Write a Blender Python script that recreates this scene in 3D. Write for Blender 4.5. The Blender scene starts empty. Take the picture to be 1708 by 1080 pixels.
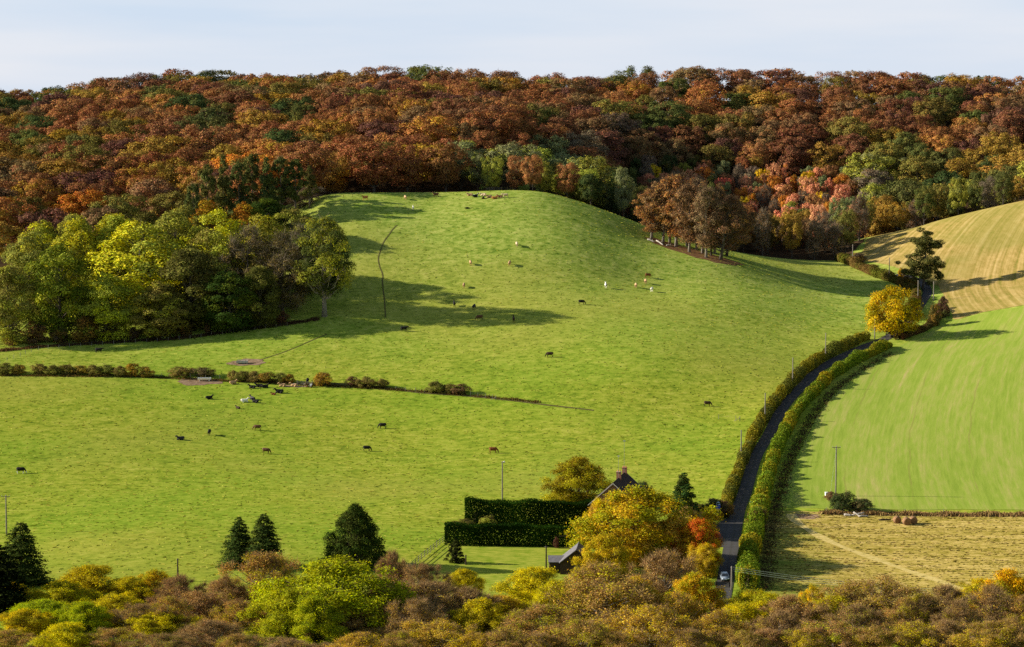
import math, random
import numpy as np
# ------------------------------------------------------------------ camera model and terrain
W0, H0 = 1708, 1080
HFOV = math.radians(24.0)
FPX = (W0 / 2) / math.tan(HFOV / 2)
CAM_Z = 95.0
V_HOR = 163.0
PITCH = math.atan((H0 / 2 - V_HOR) / FPX)
CP, SP = math.cos(PITCH), math.sin(PITCH)

def ray(u, v):
    a = (np.asarray(u, float) - W0 / 2) / FPX
    b = (H0 / 2 - np.asarray(v, float)) / FPX
    return a, CP + b * SP, -SP + b * CP

def at_depth(u, v, y):
    dx, dy, dz = ray(u, v)
    t = y / dy
    return dx * t, dy * t, CAM_Z + dz * t

def project(x, y, z):
    z = z - CAM_Z
    f = y * CP - z * SP
    up = y * SP + z * CP
    return W0 / 2 + FPX * x / f, H0 / 2 - FPX * up / f

# survey of the ground: (column, row, distance)
SURVEY = [
 # pasture, middle
 (700, 905, 512), (700, 800, 596), (700, 740, 640), (700, 672, 680), (700, 590, 728), (700, 528, 768), (700, 470, 802), (700, 400, 842), (700, 350, 874), (700, 322, 898),
 # pasture, left
 (20, 940, 495), (20, 789, 600), (20, 700, 655), (20, 620, 712), (20, 590, 736), (200, 900, 512), (200, 740, 630), (200, 620, 712), (165, 583, 744), (330, 560, 756), (330, 640, 700), (440, 700, 662), (440, 600, 724), (535, 528, 768), (560, 400, 842), (545, 334, 885),
 (300, 470, 835), (100, 480, 838), (-120, 500, 840), (-120, 590, 740), (400, 420, 868), (540, 325, 905),
 # pasture, right of the middle
 (905, 321, 892), (950, 335, 888), (950, 400, 838), (950, 500, 780), (950, 600, 716), (950, 700, 660), (950, 800, 596), (1080, 401, 868), (1080, 470, 818), (1080, 600, 714), (1080, 800, 596), (1000, 355, 882), (1045, 375, 878),
 (1200, 433, 848), (1200, 500, 792), (1200, 600, 720), (1200, 677, 678), (1200, 760, 624), (1230, 421, 905), (1390, 436, 915), (1330, 480, 842), (1350, 550, 772),
 # lane
 (1207, 970, 475), (1215, 870, 540), (1258, 775, 612), (1300, 690, 668), (1375, 615, 722), (1440, 575, 752), (1485, 563, 766), (1545, 490, 842), (1500, 460, 880), (1420, 436, 922),
 # crop field and the mown field
 (1400, 980, 470), (1700, 980, 470), (1400, 850, 554), (1700, 850, 554), (1500, 750, 622), (1500, 640, 700), (1600, 540, 786), (1700, 700, 650), (1700, 600, 718), (1700, 515, 790), (1900, 600, 716), (1900, 800, 590),
 # stubble slope
 (1600, 490, 830), (1700, 470, 842), (1700, 400, 890), (1705, 336, 940), (1580, 364, 950), (1445, 396, 958), (1560, 430, 890), (1900, 330, 900),
]
WORLD_PTS = [
 # wooded slope behind the crest, coombe and ridge (x, y, z)
 (-20, 925, 58), (-60, 925, 56), (20, 930, 54), (60, 950, 37), (95, 965, 33), (150, 985, 34), (200, 1010, 44), (42, 985, 40), (0, 985, 62), (-70, 985, 63), (-140, 950, 50), (-190, 900, 40), (-260, 900, 40), (130, 1040, 41), (62, 1040, 45), (18, 1040, 66), (30, 1090, 70), (85, 1090, 54),
 (180, 1080, 56), (250, 1020, 58),
 (-190, 1040, 62), (-100, 1100, 78), (0, 1100, 76), (100, 1130, 66), (200, 1150, 74), (290, 1120, 74), (-280, 1040, 56),
 (-275, 1250, 79), (-230, 1250, 81.5), (-178, 1250, 89.5), (-125, 1250, 87), (-80, 1250, 88.5), (-42, 1250, 91), (0, 1250, 88), (32, 1250, 86), (92, 1250, 92), (140, 1250, 89), (185, 1250, 89.5), (232, 1250, 86), (275, 1250, 84.5), (-360, 1250, 76), (360, 1250, 84),
 (-300, 1400, 84), (0, 1400, 90), (300, 1400, 88), (-300, 1700, 80), (0, 1700, 84), (300, 1700, 82),
 # near side of the valley, rising to the viewpoint
 (-120, 430, 0), (0, 430, 0), (120, 430, 0), (-120, 390, 2), (0, 390, 2), (120, 390, 2), (-100, 300, 18), (100, 300, 18), (0, 300, 18), (-80, 150, 56), (80, 150, 56), (0, 0, 91.5), (-100, 0, 91), (100, 0, 91), (0, -120, 100), (-300, 300, 16), (300, 300, 16), (300, 430, 2), (-300, 430, 0),
]
def _fit():
    P = [at_depth(u, v, y) for u, v, y in SURVEY] + WORLD_PTS
    P = np.array(P, float)
    X = P[:, :2] / 100.0
    d2 = ((X[:, None] - X[None]) ** 2).sum(-1)
    K = 0.5 * d2 * np.log(d2 + 1e-12)
    n = len(X)
    K += np.eye(n) * 0.004
    Q = np.hstack([np.ones((n, 1)), X])
    A = np.zeros((n + 3, n + 3)); A[:n, :n] = K; A[:n, n:] = Q; A[n:, :n] = Q.T
    b = np.concatenate([P[:, 2], np.zeros(3)])
    return X, np.linalg.solve(A, b)
_TX, _TW = _fit()

def ground(x, y):
    """height of the bare ground; arrays allowed"""
    x, y = np.broadcast_arrays(np.asarray(x, float), np.asarray(y, float))
    shp = x.shape
    xf, yf = x.ravel() / 100.0, y.ravel() / 100.0
    out = np.empty(xf.shape)
    n = len(_TX)
    for s in range(0, len(xf), 20000):
        e = s + 20000
        a, b = xf[s:e], yf[s:e]
        ac, bc = np.clip(a, -4.2, 4.2), np.clip(b, -2.0, 17.0)
        d2 = (ac[:, None] - _TX[None, :, 0]) ** 2 + (bc[:, None] - _TX[None, :, 1]) ** 2
        h = (0.5 * d2 * np.log(d2 + 1e-12)) @ _TW[:n] + _TW[n] + _TW[n + 1] * ac + _TW[n + 2] * bc
        h = h - 1.2 * (np.abs(a - ac) + np.abs(b - bc))   # the land falls away gently outside the valley
        out[s:e] = np.maximum(h, -20)
    return out.reshape(shp)

_GX = np.arange(-300, 301, 2.0); _GY = np.arange(350, 1320, 2.0)
_GZ = ground(_GX[None, :].repeat(len(_GY), 0), _GY[:, None].repeat(len(_GX), 1))
def gz(x, y):
    """fast bilinear height"""
    x = np.asarray(x, float); y = np.asarray(y, float)
    i = np.clip((x + 300) / 2.0, 0, len(_GX) - 1.001); j = np.clip((y - 350) / 2.0, 0, len(_GY) - 1.001)
    i0 = i.astype(int); j0 = j.astype(int); fi = i - i0; fj = j - j0
    return (_GZ[j0, i0] * (1 - fi) + _GZ[j0, i0 + 1] * fi) * (1 - fj) + (_GZ[j0 + 1, i0] * (1 - fi) + _GZ[j0 + 1, i0 + 1] * fi) * fj

_YS = np.arange(352, 1318, 0.5)
def hit(u, v):
    """first point of the ground along the line of sight of (u, v)"""
    dx, dy, dz = ray(u, v)
    x = dx / dy * _YS; z = CAM_Z + dz / dy * _YS
    d = z - gz(x, _YS)
    k = np.argmax(d <= 0)
    if d[k] > 0: k = len(_YS) - 1
    if k == 0: y = _YS[0]
    else:
        y = _YS[k - 1] + 0.5 * d[k - 1] / max(d[k - 1] - d[k], 1e-6)
    return float(dx / dy * y), float(y), float(gz(dx / dy * y, y))
# ------------------------------------------------------------------ scene helpers
import bpy, bmesh
from mathutils import Vector, Matrix
RNG = np.random.default_rng(11)
sc = bpy.context.scene
COL = sc.collection

def tag(o, label=None, cat=None, group=None, kind=None):
    if label: o["label"] = label
    if cat: o["category"] = cat
    if group: o["group"] = group
    if kind: o["kind"] = kind
    return o

def lin(r, g, b, k=1.0):
    f = lambda c: ((c / 255.0) / 12.92 if c <= 10 else (((c / 255.0) + 0.055) / 1.055) ** 2.4) * k
    return (f(r), f(g), f(b), 1.0)

def mesh_np(name, verts, faces, mats=None, mat_idx=None, attrs=None, smooth=False):
    """faces: int array (n, 4) or (n, 3) or a list of lists"""
    me = bpy.data.meshes.new(name)
    verts = np.asarray(verts, np.float32)
    if isinstance(faces, np.ndarray):
        n, k = faces.shape
        me.vertices.add(len(verts)); me.vertices.foreach_set("co", verts.ravel())
        me.loops.add(n * k); me.loops.foreach_set("vertex_index", faces.astype(np.int32).ravel())
        me.polygons.add(n)
        me.polygons.foreach_set("loop_start", np.arange(0, n * k, k, dtype=np.int32))
        me.update(calc_edges=True)
    else:
        me.from_pydata([tuple(v) for v in verts], [], faces)
        n = len(faces)
    for m in mats or []: me.materials.append(m)
    if mat_idx is not None: me.polygons.foreach_set("material_index", np.asarray(mat_idx, np.int32))
    for a, val in (attrs or {}).items():
        at = me.attributes.new(a, 'FLOAT', 'FACE'); at.data.foreach_set("value", np.asarray(val, np.float32))
    me.polygons.foreach_set("use_smooth", np.full(len(me.polygons), smooth))
    me.update()
    return me

def obj(name, me, parent=None, loc=None):
    o = bpy.data.objects.new(name, me); COL.objects.link(o)
    if parent is not None: o.parent = parent
    if loc is not None: o.location = loc
    return o

def empty(name, loc, rz=0.0, scale=1.0):
    o = bpy.data.objects.new(name, None); COL.objects.link(o)
    o.empty_display_size = 0.3
    o.location = loc; o.rotation_euler = (0, 0, rz)
    o.scale = (scale,) * 3 if not isinstance(scale, (tuple, list)) else scale
    return o

class MB:
    """collects boxes, tubes and faces for one mesh"""
    def __init__(s): s.v = []; s.f = []; s.n = 0; s.mi = []
    def add(s, v, f, mi=0):
        s.v.append(np.asarray(v, float)); s.f += [[i + s.n for i in q] for q in f]; s.mi += [mi] * len(f); s.n += len(v)
    def box(s, c, d, rz=0.0, mi=0, taper=1.0):
        cx, cy, cz = c; dx, dy, dz = d[0] / 2, d[1] / 2, d[2] / 2
        p = np.array([[-dx, -dy, -dz], [dx, -dy, -dz], [dx, dy, -dz], [-dx, dy, -dz], [-dx * taper, -dy * taper, dz], [dx * taper, -dy * taper, dz], [dx * taper, dy * taper, dz], [-dx * taper, dy * taper, dz]])
        ca, sa = math.cos(rz), math.sin(rz)
        p = np.stack([p[:, 0] * ca - p[:, 1] * sa + cx, p[:, 0] * sa + p[:, 1] * ca + cy, p[:, 2] + cz], 1)
        s.add(p, [[0, 3, 2, 1], [4, 5, 6, 7], [0, 1, 5, 4], [1, 2, 6, 5], [2, 3, 7, 6], [3, 0, 4, 7]], mi)
    def tube(s, pts, rad, sides=6, cap=True, mi=0):
        pts = np.asarray(pts, float); n = len(pts)
        rad = np.broadcast_to(np.asarray(rad, float), (n,))
        d = np.gradient(pts, axis=0); d /= np.linalg.norm(d, axis=1)[:, None] + 1e-9
        ref = np.where(np.abs(d[:, 2:3]) > 0.9, np.array([[1., 0, 0]]), np.array([[0., 0, 1]]))
        a = np.cross(d, ref); a /= np.linalg.norm(a, axis=1)[:, None] + 1e-9
        b = np.cross(d, a)
        t = np.arange(sides) / sides * 2 * math.pi
        v = pts[:, None] + rad[:, None, None] * (np.cos(t)[None, :, None] * a[:, None] + np.sin(t)[None, :, None] * b[:, None])
        f = []
        for i in range(n - 1):
            for j in range(sides):
                k = (j + 1) % sides
                f.append([i * sides + j, i * sides + k, (i + 1) * sides + k, (i + 1) * sides + j])
        if cap:
            f.append(list(range(sides))[::-1]); f.append([(n - 1) * sides + j for j in range(sides)])
        s.add(v.reshape(-1, 3), f, mi)
    def bar(s, p, q, w, mi=0): s.tube([p, q], w, 4, True, mi)
    def mesh(s, name, mats, smooth=False):
        return mesh_np(name, np.concatenate(s.v), s.f, mats, s.mi, smooth=smooth)
    def build(s, name, mats, parent=None, smooth=False):
        mats = mats if isinstance(mats, list) else [mats]
        return obj(name, s.mesh(name, mats, smooth), parent)

# ------------------------------------------------------------------ materials
def new_mat(name):
    m = bpy.data.materials.new(name); m.use_nodes = True
    nt = m.node_tree; nt.nodes.clear()
    return m, nt, nt.nodes, nt.links

class NT:
    """small node-writing helper"""
    def __init__(s, name):
        s.m, s.nt, s.N, s.L = new_mat(name)
        s.out = s.N.new('ShaderNodeOutputMaterial')
        s._tc = None
    def node(s, t, **kw):
        n = s.N.new(t)
        for k, v in kw.items(): setattr(n, k, v)
        return n
    def put(s, sock, v):
        if hasattr(v, 'node') and hasattr(v, 'is_output'): s.L.new(v, sock)
        elif v is not None: sock.default_value = v
    def coord(s, kind='Object'):
        if s._tc is None: s._tc = s.node('ShaderNodeTexCoord')
        return s._tc.outputs[kind]
    def mapping(s, vec, scale=(1, 1, 1), rot=(0, 0, 0), loc=(0, 0, 0)):
        n = s.node('ShaderNodeMapping'); s.put(n.inputs['Vector'], vec)
        n.inputs['Scale'].default_value = scale; n.inputs['Rotation'].default_value = rot; n.inputs['Location'].default_value = loc
        return n.outputs[0]
    def noise(s, vec, scale, detail=3.0, rough=0.55, dist=0.0):
        n = s.node('ShaderNodeTexNoise'); s.put(n.inputs['Vector'], vec)
        n.inputs['Scale'].default_value = scale; n.inputs['Detail'].default_value = detail; n.inputs['Roughness'].default_value = rough; n.inputs['Distortion'].default_value = dist
        return n.outputs['Fac']
    def wave(s, vec, scale, dist=0.0, detail=2.0, dscale=1.0, prof='SIN'):
        n = s.node('ShaderNodeTexWave', wave_type='BANDS', bands_direction='X', wave_profile=prof); s.put(n.inputs['Vector'], vec)
        n.inputs['Scale'].default_value = scale; n.inputs['Distortion'].default_value = dist; n.inputs['Detail'].default_value = detail; n.inputs['Detail Scale'].default_value = dscale
        return n.outputs['Fac']
    def ramp(s, fac, *stops):
        n = s.node('ShaderNodeValToRGB'); s.put(n.inputs[0], fac)
        e = n.color_ramp.elements
        while len(e) < len(stops): e.new(0.5)
        for k, (p, c) in enumerate(stops):
            e[k].position = p; e[k].color = c if not isinstance(c, (int, float)) else (c, c, c, 1)
        return n.outputs[0]
    def mix(s, fac, a, b, blend='MIX'):
        n = s.node('ShaderNodeMix', data_type='RGBA', blend_type=blend)
        s.put(n.inputs[0], fac); s.put(n.inputs[6], a); s.put(n.inputs[7], b)
        return n.outputs[2]
    def math(s, op, a, b=None, c=None, clamp=False):
        n = s.node('ShaderNodeMath', operation=op, use_clamp=clamp)
        s.put(n.inputs[0], a)
        if b is not None: s.put(n.inputs[1], b)
        if c is not None: s.put(n.inputs[2], c)
        return n.outputs[0]
    def attr(s, name, typ='GEOMETRY'):
        n = s.node('ShaderNodeAttribute', attribute_name=name, attribute_type=typ)
        return n
    def hsv(s, col, h=0.5, sat=1.0, val=1.0):
        n = s.node('ShaderNodeHueSaturation')
        s.put(n.inputs['Hue'], h); s.put(n.inputs['Saturation'], sat); s.put(n.inputs['Value'], val); s.put(n.inputs['Color'], col)
        return n.outputs[0]
    def bump(s, height, strength=0.5, dist=0.2):
        n = s.node('ShaderNodeBump'); s.put(n.inputs['Height'], height)
        n.inputs['Strength'].default_value = strength; n.inputs['Distance'].default_value = dist
        return n.outputs[0]
    def principled(s, col, rough=0.8, normal=None, metal=0.0, spec=0.3):
        n = s.node('ShaderNodeBsdfPrincipled')
        s.put(n.inputs['Base Color'], col); s.put(n.inputs['Roughness'], rough); s.put(n.inputs['Metallic'], metal)
        n.inputs['Specular IOR Level'].default_value = spec
        if normal is not None: s.put(n.inputs['Normal'], normal)
        s.L.new(n.outputs[0], s.out.inputs['Surface'])
        return s.m
    def diffuse(s, col, normal=None, rough=0.6):
        n = s.node('ShaderNodeBsdfDiffuse'); s.put(n.inputs['Color'], col); n.inputs['Roughness'].default_value = rough
        if normal is not None: s.put(n.inputs['Normal'], normal)
        s.L.new(n.outputs[0], s.out.inputs['Surface'])
        return s.m

def leaf_material(name, transl=0.3, vspread=0.6, upright=False):
    t = NT(name)
    oi = t.node('ShaderNodeObjectInfo')
    tone = t.attr('tone').outputs['Fac']; var = t.attr('var').outputs['Fac']
    amt = t.attr('accent_amt', 'OBJECT').outputs['Fac']; acc = t.attr('accent', 'OBJECT').outputs['Color']
    lo = t.math('SUBTRACT', 1.0, amt)
    f = t.math('DIVIDE', t.math('SUBTRACT', tone, t.math('SUBTRACT', lo, 0.12)), 0.24, clamp=True)
    f = t.math('MULTIPLY', f, t.math('GREATER_THAN', amt, 0.01))
    c = t.mix(f, oi.outputs['Color'], acc)
    h = t.math('MULTIPLY_ADD', var, 0.05, 0.475)
    frac = t.math('FRACT', t.math('MULTIPLY', var, 7.31))
    v = t.math('MULTIPLY_ADD', frac, vspread, 1.0 - vspread / 2)
    c = t.hsv(c, h, 1.0, v)
    d = t.node('ShaderNodeBsdfDiffuse'); t.put(d.inputs['Color'], c)
    tr = t.node('ShaderNodeBsdfTranslucent'); t.put(tr.inputs['Color'], t.hsv(c, 0.49, 1.1, 1.1))
    if upright:   # a tuft of many blades scatters light like the sward it stands in
        ge = t.node('ShaderNodeNewGeometry'); va = t.node('ShaderNodeVectorMath', operation='MULTIPLY_ADD')
        t.put(va.inputs[0], ge.outputs['Normal']); va.inputs[1].default_value = (.25, .25, .25); va.inputs[2].default_value = (0, 0, 1)
        vn = t.node('ShaderNodeVectorMath', operation='NORMALIZE'); t.put(vn.inputs[0], va.outputs[0]); t.put(d.inputs['Normal'], vn.outputs[0])
    m = t.node('ShaderNodeMixShader'); m.inputs[0].default_value = transl
    t.L.new(d.outputs[0], m.inputs[1]); t.L.new(tr.outputs[0], m.inputs[2]); t.L.new(m.outputs[0], t.out.inputs['Surface'])
    return t.m

def simple_mat(name, col, rough=0.7, nscale=None, namt=0.25, metal=0.0, spec=0.3, bump=0.0):
    t = NT(name)
    c = col; nrm = None
    if nscale:
        n = t.noise(t.coord(), nscale, 4.0)
        k = t.ramp(n, (0.25, 1.0 - namt), (0.75, 1.0 + namt))
        c = t.mix(1.0, col, k, 'MULTIPLY')
        if bump: nrm = t.bump(n, bump, 0.05)
    return t.principled(c, rough, nrm, metal, spec)

M = {}
M['leaf'] = leaf_material('autumn_leaves', 0.4, 0.8)
M['grassblade'] = leaf_material('grass_blades', 0.15, 0.3, upright=True)
M['clumpleaf'] = leaf_material('ash_leaves', 0.2, 0.75)
M['woodleaf'] = leaf_material('beech_leaves', 0.1, 0.7)

M['needle'] = leaf_material('conifer_needles', 0.2, 0.9)
def bark_mat(name, c1, c2):
    t = NT(name)
    n = t.noise(t.mapping(t.coord(), (3, 3, 0.5)), 2.5, 5.0, 0.65)
    return t.diffuse(t.ramp(n, (0.3, c1), (0.7, c2)), t.bump(n, 0.6, 0.06))
M['bark'] = bark_mat('grey_bark', (0.05, 0.04, 0.03, 1), (0.17, 0.145, 0.115, 1))
M['palebark'] = bark_mat('pale_bark', (0.13, 0.11, 0.085, 1), (0.34, 0.3, 0.25, 1))
M['twig'] = bark_mat('twig_bark', (0.06, 0.04, 0.024, 1), (0.17, 0.12, 0.075, 1))
M['paletwig'] = bark_mat('pale_twig_bark', (0.13, 0.10, 0.068, 1), (0.29, 0.235, 0.165, 1))
M['warmtwig'] = bark_mat('warm_twig_bark', (0.19, 0.115, 0.05, 1), (0.42, 0.28, 0.13, 1))
M['pole'] = bark_mat('weathered_pole_wood', (0.17, 0.15, 0.125, 1), (0.3, 0.27, 0.23, 1))
M['rail'] = bark_mat('weathered_fence_wood', (0.15, 0.135, 0.11, 1), (0.33, 0.3, 0.255, 1))

# ------------------------------------------------------------------ vegetation meshes
def unit(v): return v / (np.linalg.norm(v, axis=-1, keepdims=True) + 1e-9)

def leaf_quads(c, nrm, size, rng, aspect=0.65):
    """one bent leaf spray per centre: a quad with its tips pulled in"""
    n = len(c)
    nrm = unit(nrm)
    t = unit(np.cross(nrm, rng.normal(size=(n, 3))))
    b = np.cross(nrm, t)
    s = (np.asarray(size) * rng.uniform(0.6, 1.35, n))[:, None]
    w = aspect * rng.uniform(0.75, 1.2, n)[:, None]
    bend = nrm * s * rng.uniform(-0.15, 0.15, n)[:, None]
    v = np.stack([c - t * s * 0.5 + bend, c - b * s * 0.5 * w - t * s * 0.08, c + t * s * 0.5 + bend, c + b * s * 0.5 * w + t * s * 0.08], 1)
    return v.reshape(-1, 3), np.arange(4 * n).reshape(n, 4)

def strip_quads(p, q, w, rng):
    """thin flat twigs from p to q"""
    d = q - p
    side = unit(np.cross(d, rng.normal(size=p.shape))) * np.asarray(w)[:, None] * 0.5
    v = np.stack([p - side, p + side, q + side * 0.4, q - side * 0.4], 1)
    return v.reshape(-1, 3), np.arange(4 * len(p)).reshape(-1, 4)

PROFILE = {
    'dome': ([0, .12, .35, .6, .82, 1.0], [.5, .8, 1.0, .92, .62, .12]),
    'round': ([0, .15, .4, .65, .87, 1.0], [.35, .75, 1.0, .95, .6, .1]),
    'flat': ([0, .2, .5, .75, .92, 1.0], [.4, .75, 1.0, .97, .68, .2]),
    'column': ([0, .12, .4, .7, .9, 1.0], [.55, .9, 1.0, .75, .4, .08]),
    'cap': ([0, .3, .6, .82, .94, 1.0], [.5, .82, 1.0, 1.0, .82, .5]),
    'cypress': ([0, .08, .25, .5, .75, .9, 1.0], [.9, 1.0, .95, .78, .5, .28, .08]),
    'cone': ([0, .1, .3, .6, .85, 1.0], [.85, 1.0, .85, .55, .25, .04]),
    'vase': ([0, .2, .5, .75, .92, 1.0], [.3, .55, .85, 1.0, .75, .2]),
}

def broadleaf(seed, H, R, base=0.25, prof='dome', nclump=26, leaf=0.8, nleaf=2200, rc=(0.24, 0.36), twigs=0, twig_w=0.07, twig_l=0.16, lump=0.16, trunk_r=None, sides=5, low=None, leafshell=0.55, lean=0.0, njit=0.38, sep=0.5, ragged=0.0, limb=1.0):
    """returns ((trunk verts, faces), crown dict)"""
    rng = np.random.default_rng(seed)
    ps, pr = PROFILE[prof]
    zb, zt = H * base, H
    ph = rng.uniform(0, 6.28, 4)
    cl = []
    tries = 0
    while len(cl) < nclump and tries < 4000:
        tries += 1
        s = rng.uniform(0, 1) ** 0.85
        a = rng.uniform(0, 2 * math.pi)
        wob = 1 + lump * (math.sin(2 * a + ph[0]) * 0.6 + math.sin(3 * a + ph[1] + 3 * s) + 0.5 * math.sin(5 * a + ph[2] + 5 * s))
        rr = np.interp(s, ps, pr) * R * wob
        k = rng.uniform(0.66 - .1 * ragged, 0.84 + .22 * ragged) if rng.random() < 0.8 else rng.uniform(0.1, 0.6)
        p = np.array([math.cos(a) * rr * k, math.sin(a) * rr * k, zb + s * (zt - zb) * rng.uniform(0.9, 0.97)])
        r = R * rng.uniform(*rc) * (1.0 - 0.25 * s)
        if all(np.linalg.norm(p - q) > sep * (r + t) for q, t in cl): cl.append((p, r))
        elif tries > 2500 and rng.random() < 0.3: cl.append((p, r))
    C = np.array([p for p, _ in cl]); Rc = np.array([r for _, r in cl])
    C[:, 2] = np.minimum(C[:, 2], zt - Rc * 0.55)
    C[:, 0] += lean * C[:, 2]
    # trunk and limbs
    mb = MB()
    tr = trunk_r or H * 0.018 + 0.06
    zs = np.linspace(-0.4, H * 0.72, 7)
    bend = rng.normal(0, 0.012 * H, (2,))
    T = np.stack([bend[0] * (zs / H) ** 2 + lean * zs, bend[1] * (zs / H) ** 2, zs], 1)
    trr = tr * np.interp(zs / H, [-0.1, 0.0, 0.06, 0.4, 0.72], [1.7, 1.35, 1.0, 0.62, 0.25])
    mb.tube(T, trr, 7)
    order = rng.permutation(len(C))
    ends = []
    for i in order[: max(10, int(len(C) * 0.8))]:
        c = C[i]
        hd = math.hypot(c[0] - lean * c[2], c[1])
        z0 = np.clip(c[2] - hd * rng.uniform(0.65, 1.15), H * max(base * 0.7, 0.1), H * 0.68)
        p0 = np.array([np.interp(z0, zs, T[:, 0]), np.interp(z0, zs, T[:, 1]), z0])
        m1 = p0 + (c - p0) * 0.4 + np.array([0, 0, -0.06 * hd]) + rng.normal(0, 0.05 * R, 3)
        m2 = p0 + (c - p0) * 0.75 + rng.normal(0, 0.05 * R, 3)
        r0 = max(0.04, np.interp(z0, zs, trr) * rng.uniform(0.35, 0.55)) * limb
        mb.tube([p0, m1, m2, c], [r0, r0 * 0.62, r0 * 0.38, r0 * 0.12], sides, False)
        ends.append((m2, c))
    # leaves
    wgt = Rc ** 2; cnt = np.maximum(4, (nleaf * wgt / wgt.sum()).astype(int))
    idx = np.repeat(np.arange(len(C)), cnt); n = len(idx)
    d = unit(rng.normal(size=(n, 3)))
    d[:, 2] = np.where(d[:, 2] < -0.6, -d[:, 2] * 0.8, d[:, 2])
    rad = Rc[idx] * (leafshell + (1.08 - leafshell) * rng.uniform(0, 1, n) ** 0.6)
    off = d * rad[:, None] * np.array([1.0, 1.0, 0.9])
    pos = C[idx] + off + rng.normal(0, (0.024 + .03 * ragged) * R, (n, 3))
    nr = unit(d * 0.75 + unit(pos - np.array([0, 0, zb + 0.3 * (zt - zb)])) * 0.7 + rng.normal(0, njit, (n, 3)))
    v, f = leaf_quads(pos, nr, leaf, rng)
    ctone = rng.uniform(0, 1, len(C))
    tone = np.clip(ctone[idx] + rng.normal(0, 0.12, n), 0, 1)
    var = rng.uniform(0, 1, n)
    mi = np.zeros(n, int)
    if twigs:
        ti = rng.integers(0, len(C), twigs)
        dd = unit(rng.normal(size=(twigs, 3)) + unit(C[ti] - np.array([0, 0, zb])) * 0.7 + np.array([0, 0, 0.35]))
        p = C[ti] + rng.normal(0, 0.4, (twigs, 3)) * Rc[ti][:, None]
        q = p + dd * (R * twig_l * rng.uniform(0.5, 1.4, twigs))[:, None]
        v2, f2 = strip_quads(p, q, np.full(twigs, twig_w) * rng.uniform(0.5, 1.5, twigs), rng)
        f = np.concatenate([f, f2 + len(v)]); v = np.concatenate([v, v2])
        tone = np.concatenate([tone, np.zeros(twigs)]); var = np.concatenate([var, rng.uniform(0, 1, twigs)]); mi = np.concatenate([mi, np.ones(twigs, int)])
    return mb, dict(v=v, f=f, tone=tone, var=var, mi=mi)

def crown_mesh(name, cr, leafmat, twigmat=None):
    return mesh_np(name, cr['v'], cr['f'], [leafmat, twigmat or M['twig']], cr['mi'], dict(tone=cr['tone'], var=cr['var']))

def conifer(seed, H, R, leaf=0.6, per_m=2.2, droop=0.35, base=0.04, shape=1.0, spray=9, fat=0.0, sides=6):
    """spruce-like: whorls of drooping branches carrying hanging sprays"""
    rng = np.random.default_rng(seed)
    mb = MB(); zs = np.linspace(-0.3, H * 0.97, 6)
    mb.tube(np.stack([zs * 0, zs * 0, zs], 1), H * 0.02 * np.linspace(1, 0.08, 6) + 0.02, 6)
    P, Nn = [], []
    nw = int(H * per_m)
    for k in range(nw):
        s = (k + rng.uniform(-.3, .3)) / nw
        z = H * (base + (1 - base) * max(s, 0))
        prof = (1 - s) ** shape if not fat else (1 - s ** (1.6 + fat)) ** 0.75
        prof *= min(1.0, 0.6 + s * 4)
        L0 = R * prof
        nb = max(4, int(9 * (0.45 + prof)))
        for j in range(nb):
            a = rng.uniform(0, 2 * math.pi); L = L0 * rng.uniform(0.7, 1.12) + 0.15
            dr = droop * rng.uniform(0.6, 1.4) * (1 - 0.6 * s)
            m = max(3, int(spray * L / R) + 2)
            t = rng.uniform(0.12, 1.0, m) ** 0.75
            side = rng.normal(0, 0.12, m) * L
            x = np.cos(a) * L * t - np.sin(a) * side; y = np.sin(a) * L * t + np.cos(a) * side
            zz = z - dr * L * t * (1.15 - 0.35 * t) + rng.normal(0, 0.1, m)
            P.append(np.stack([x, y, zz], 1))
            nn = np.stack([np.cos(a) * np.ones(m) * (0.3 + dr), np.sin(a) * np.ones(m) * (0.3 + dr), np.ones(m) * 0.75], 1) + rng.normal(0, 0.4, (m, 3))
            Nn.append(nn)
            if j % 3 == 0 and k % 2 == 0:
                mb.tube([[0, 0, z], [np.cos(a) * L * 0.85, np.sin(a) * L * 0.85, z - dr * L * 0.75]], [0.05, 0.015], 3, False)
    P = np.concatenate(P); Nn = np.concatenate(Nn)
    v, f = leaf_quads(P, Nn, leaf, rng, 0.55)
    n = len(f)
    return mb, dict(v=v, f=f, tone=rng.uniform(0, 1, n), var=rng.uniform(0, 1, n), mi=np.zeros(n, int))

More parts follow.
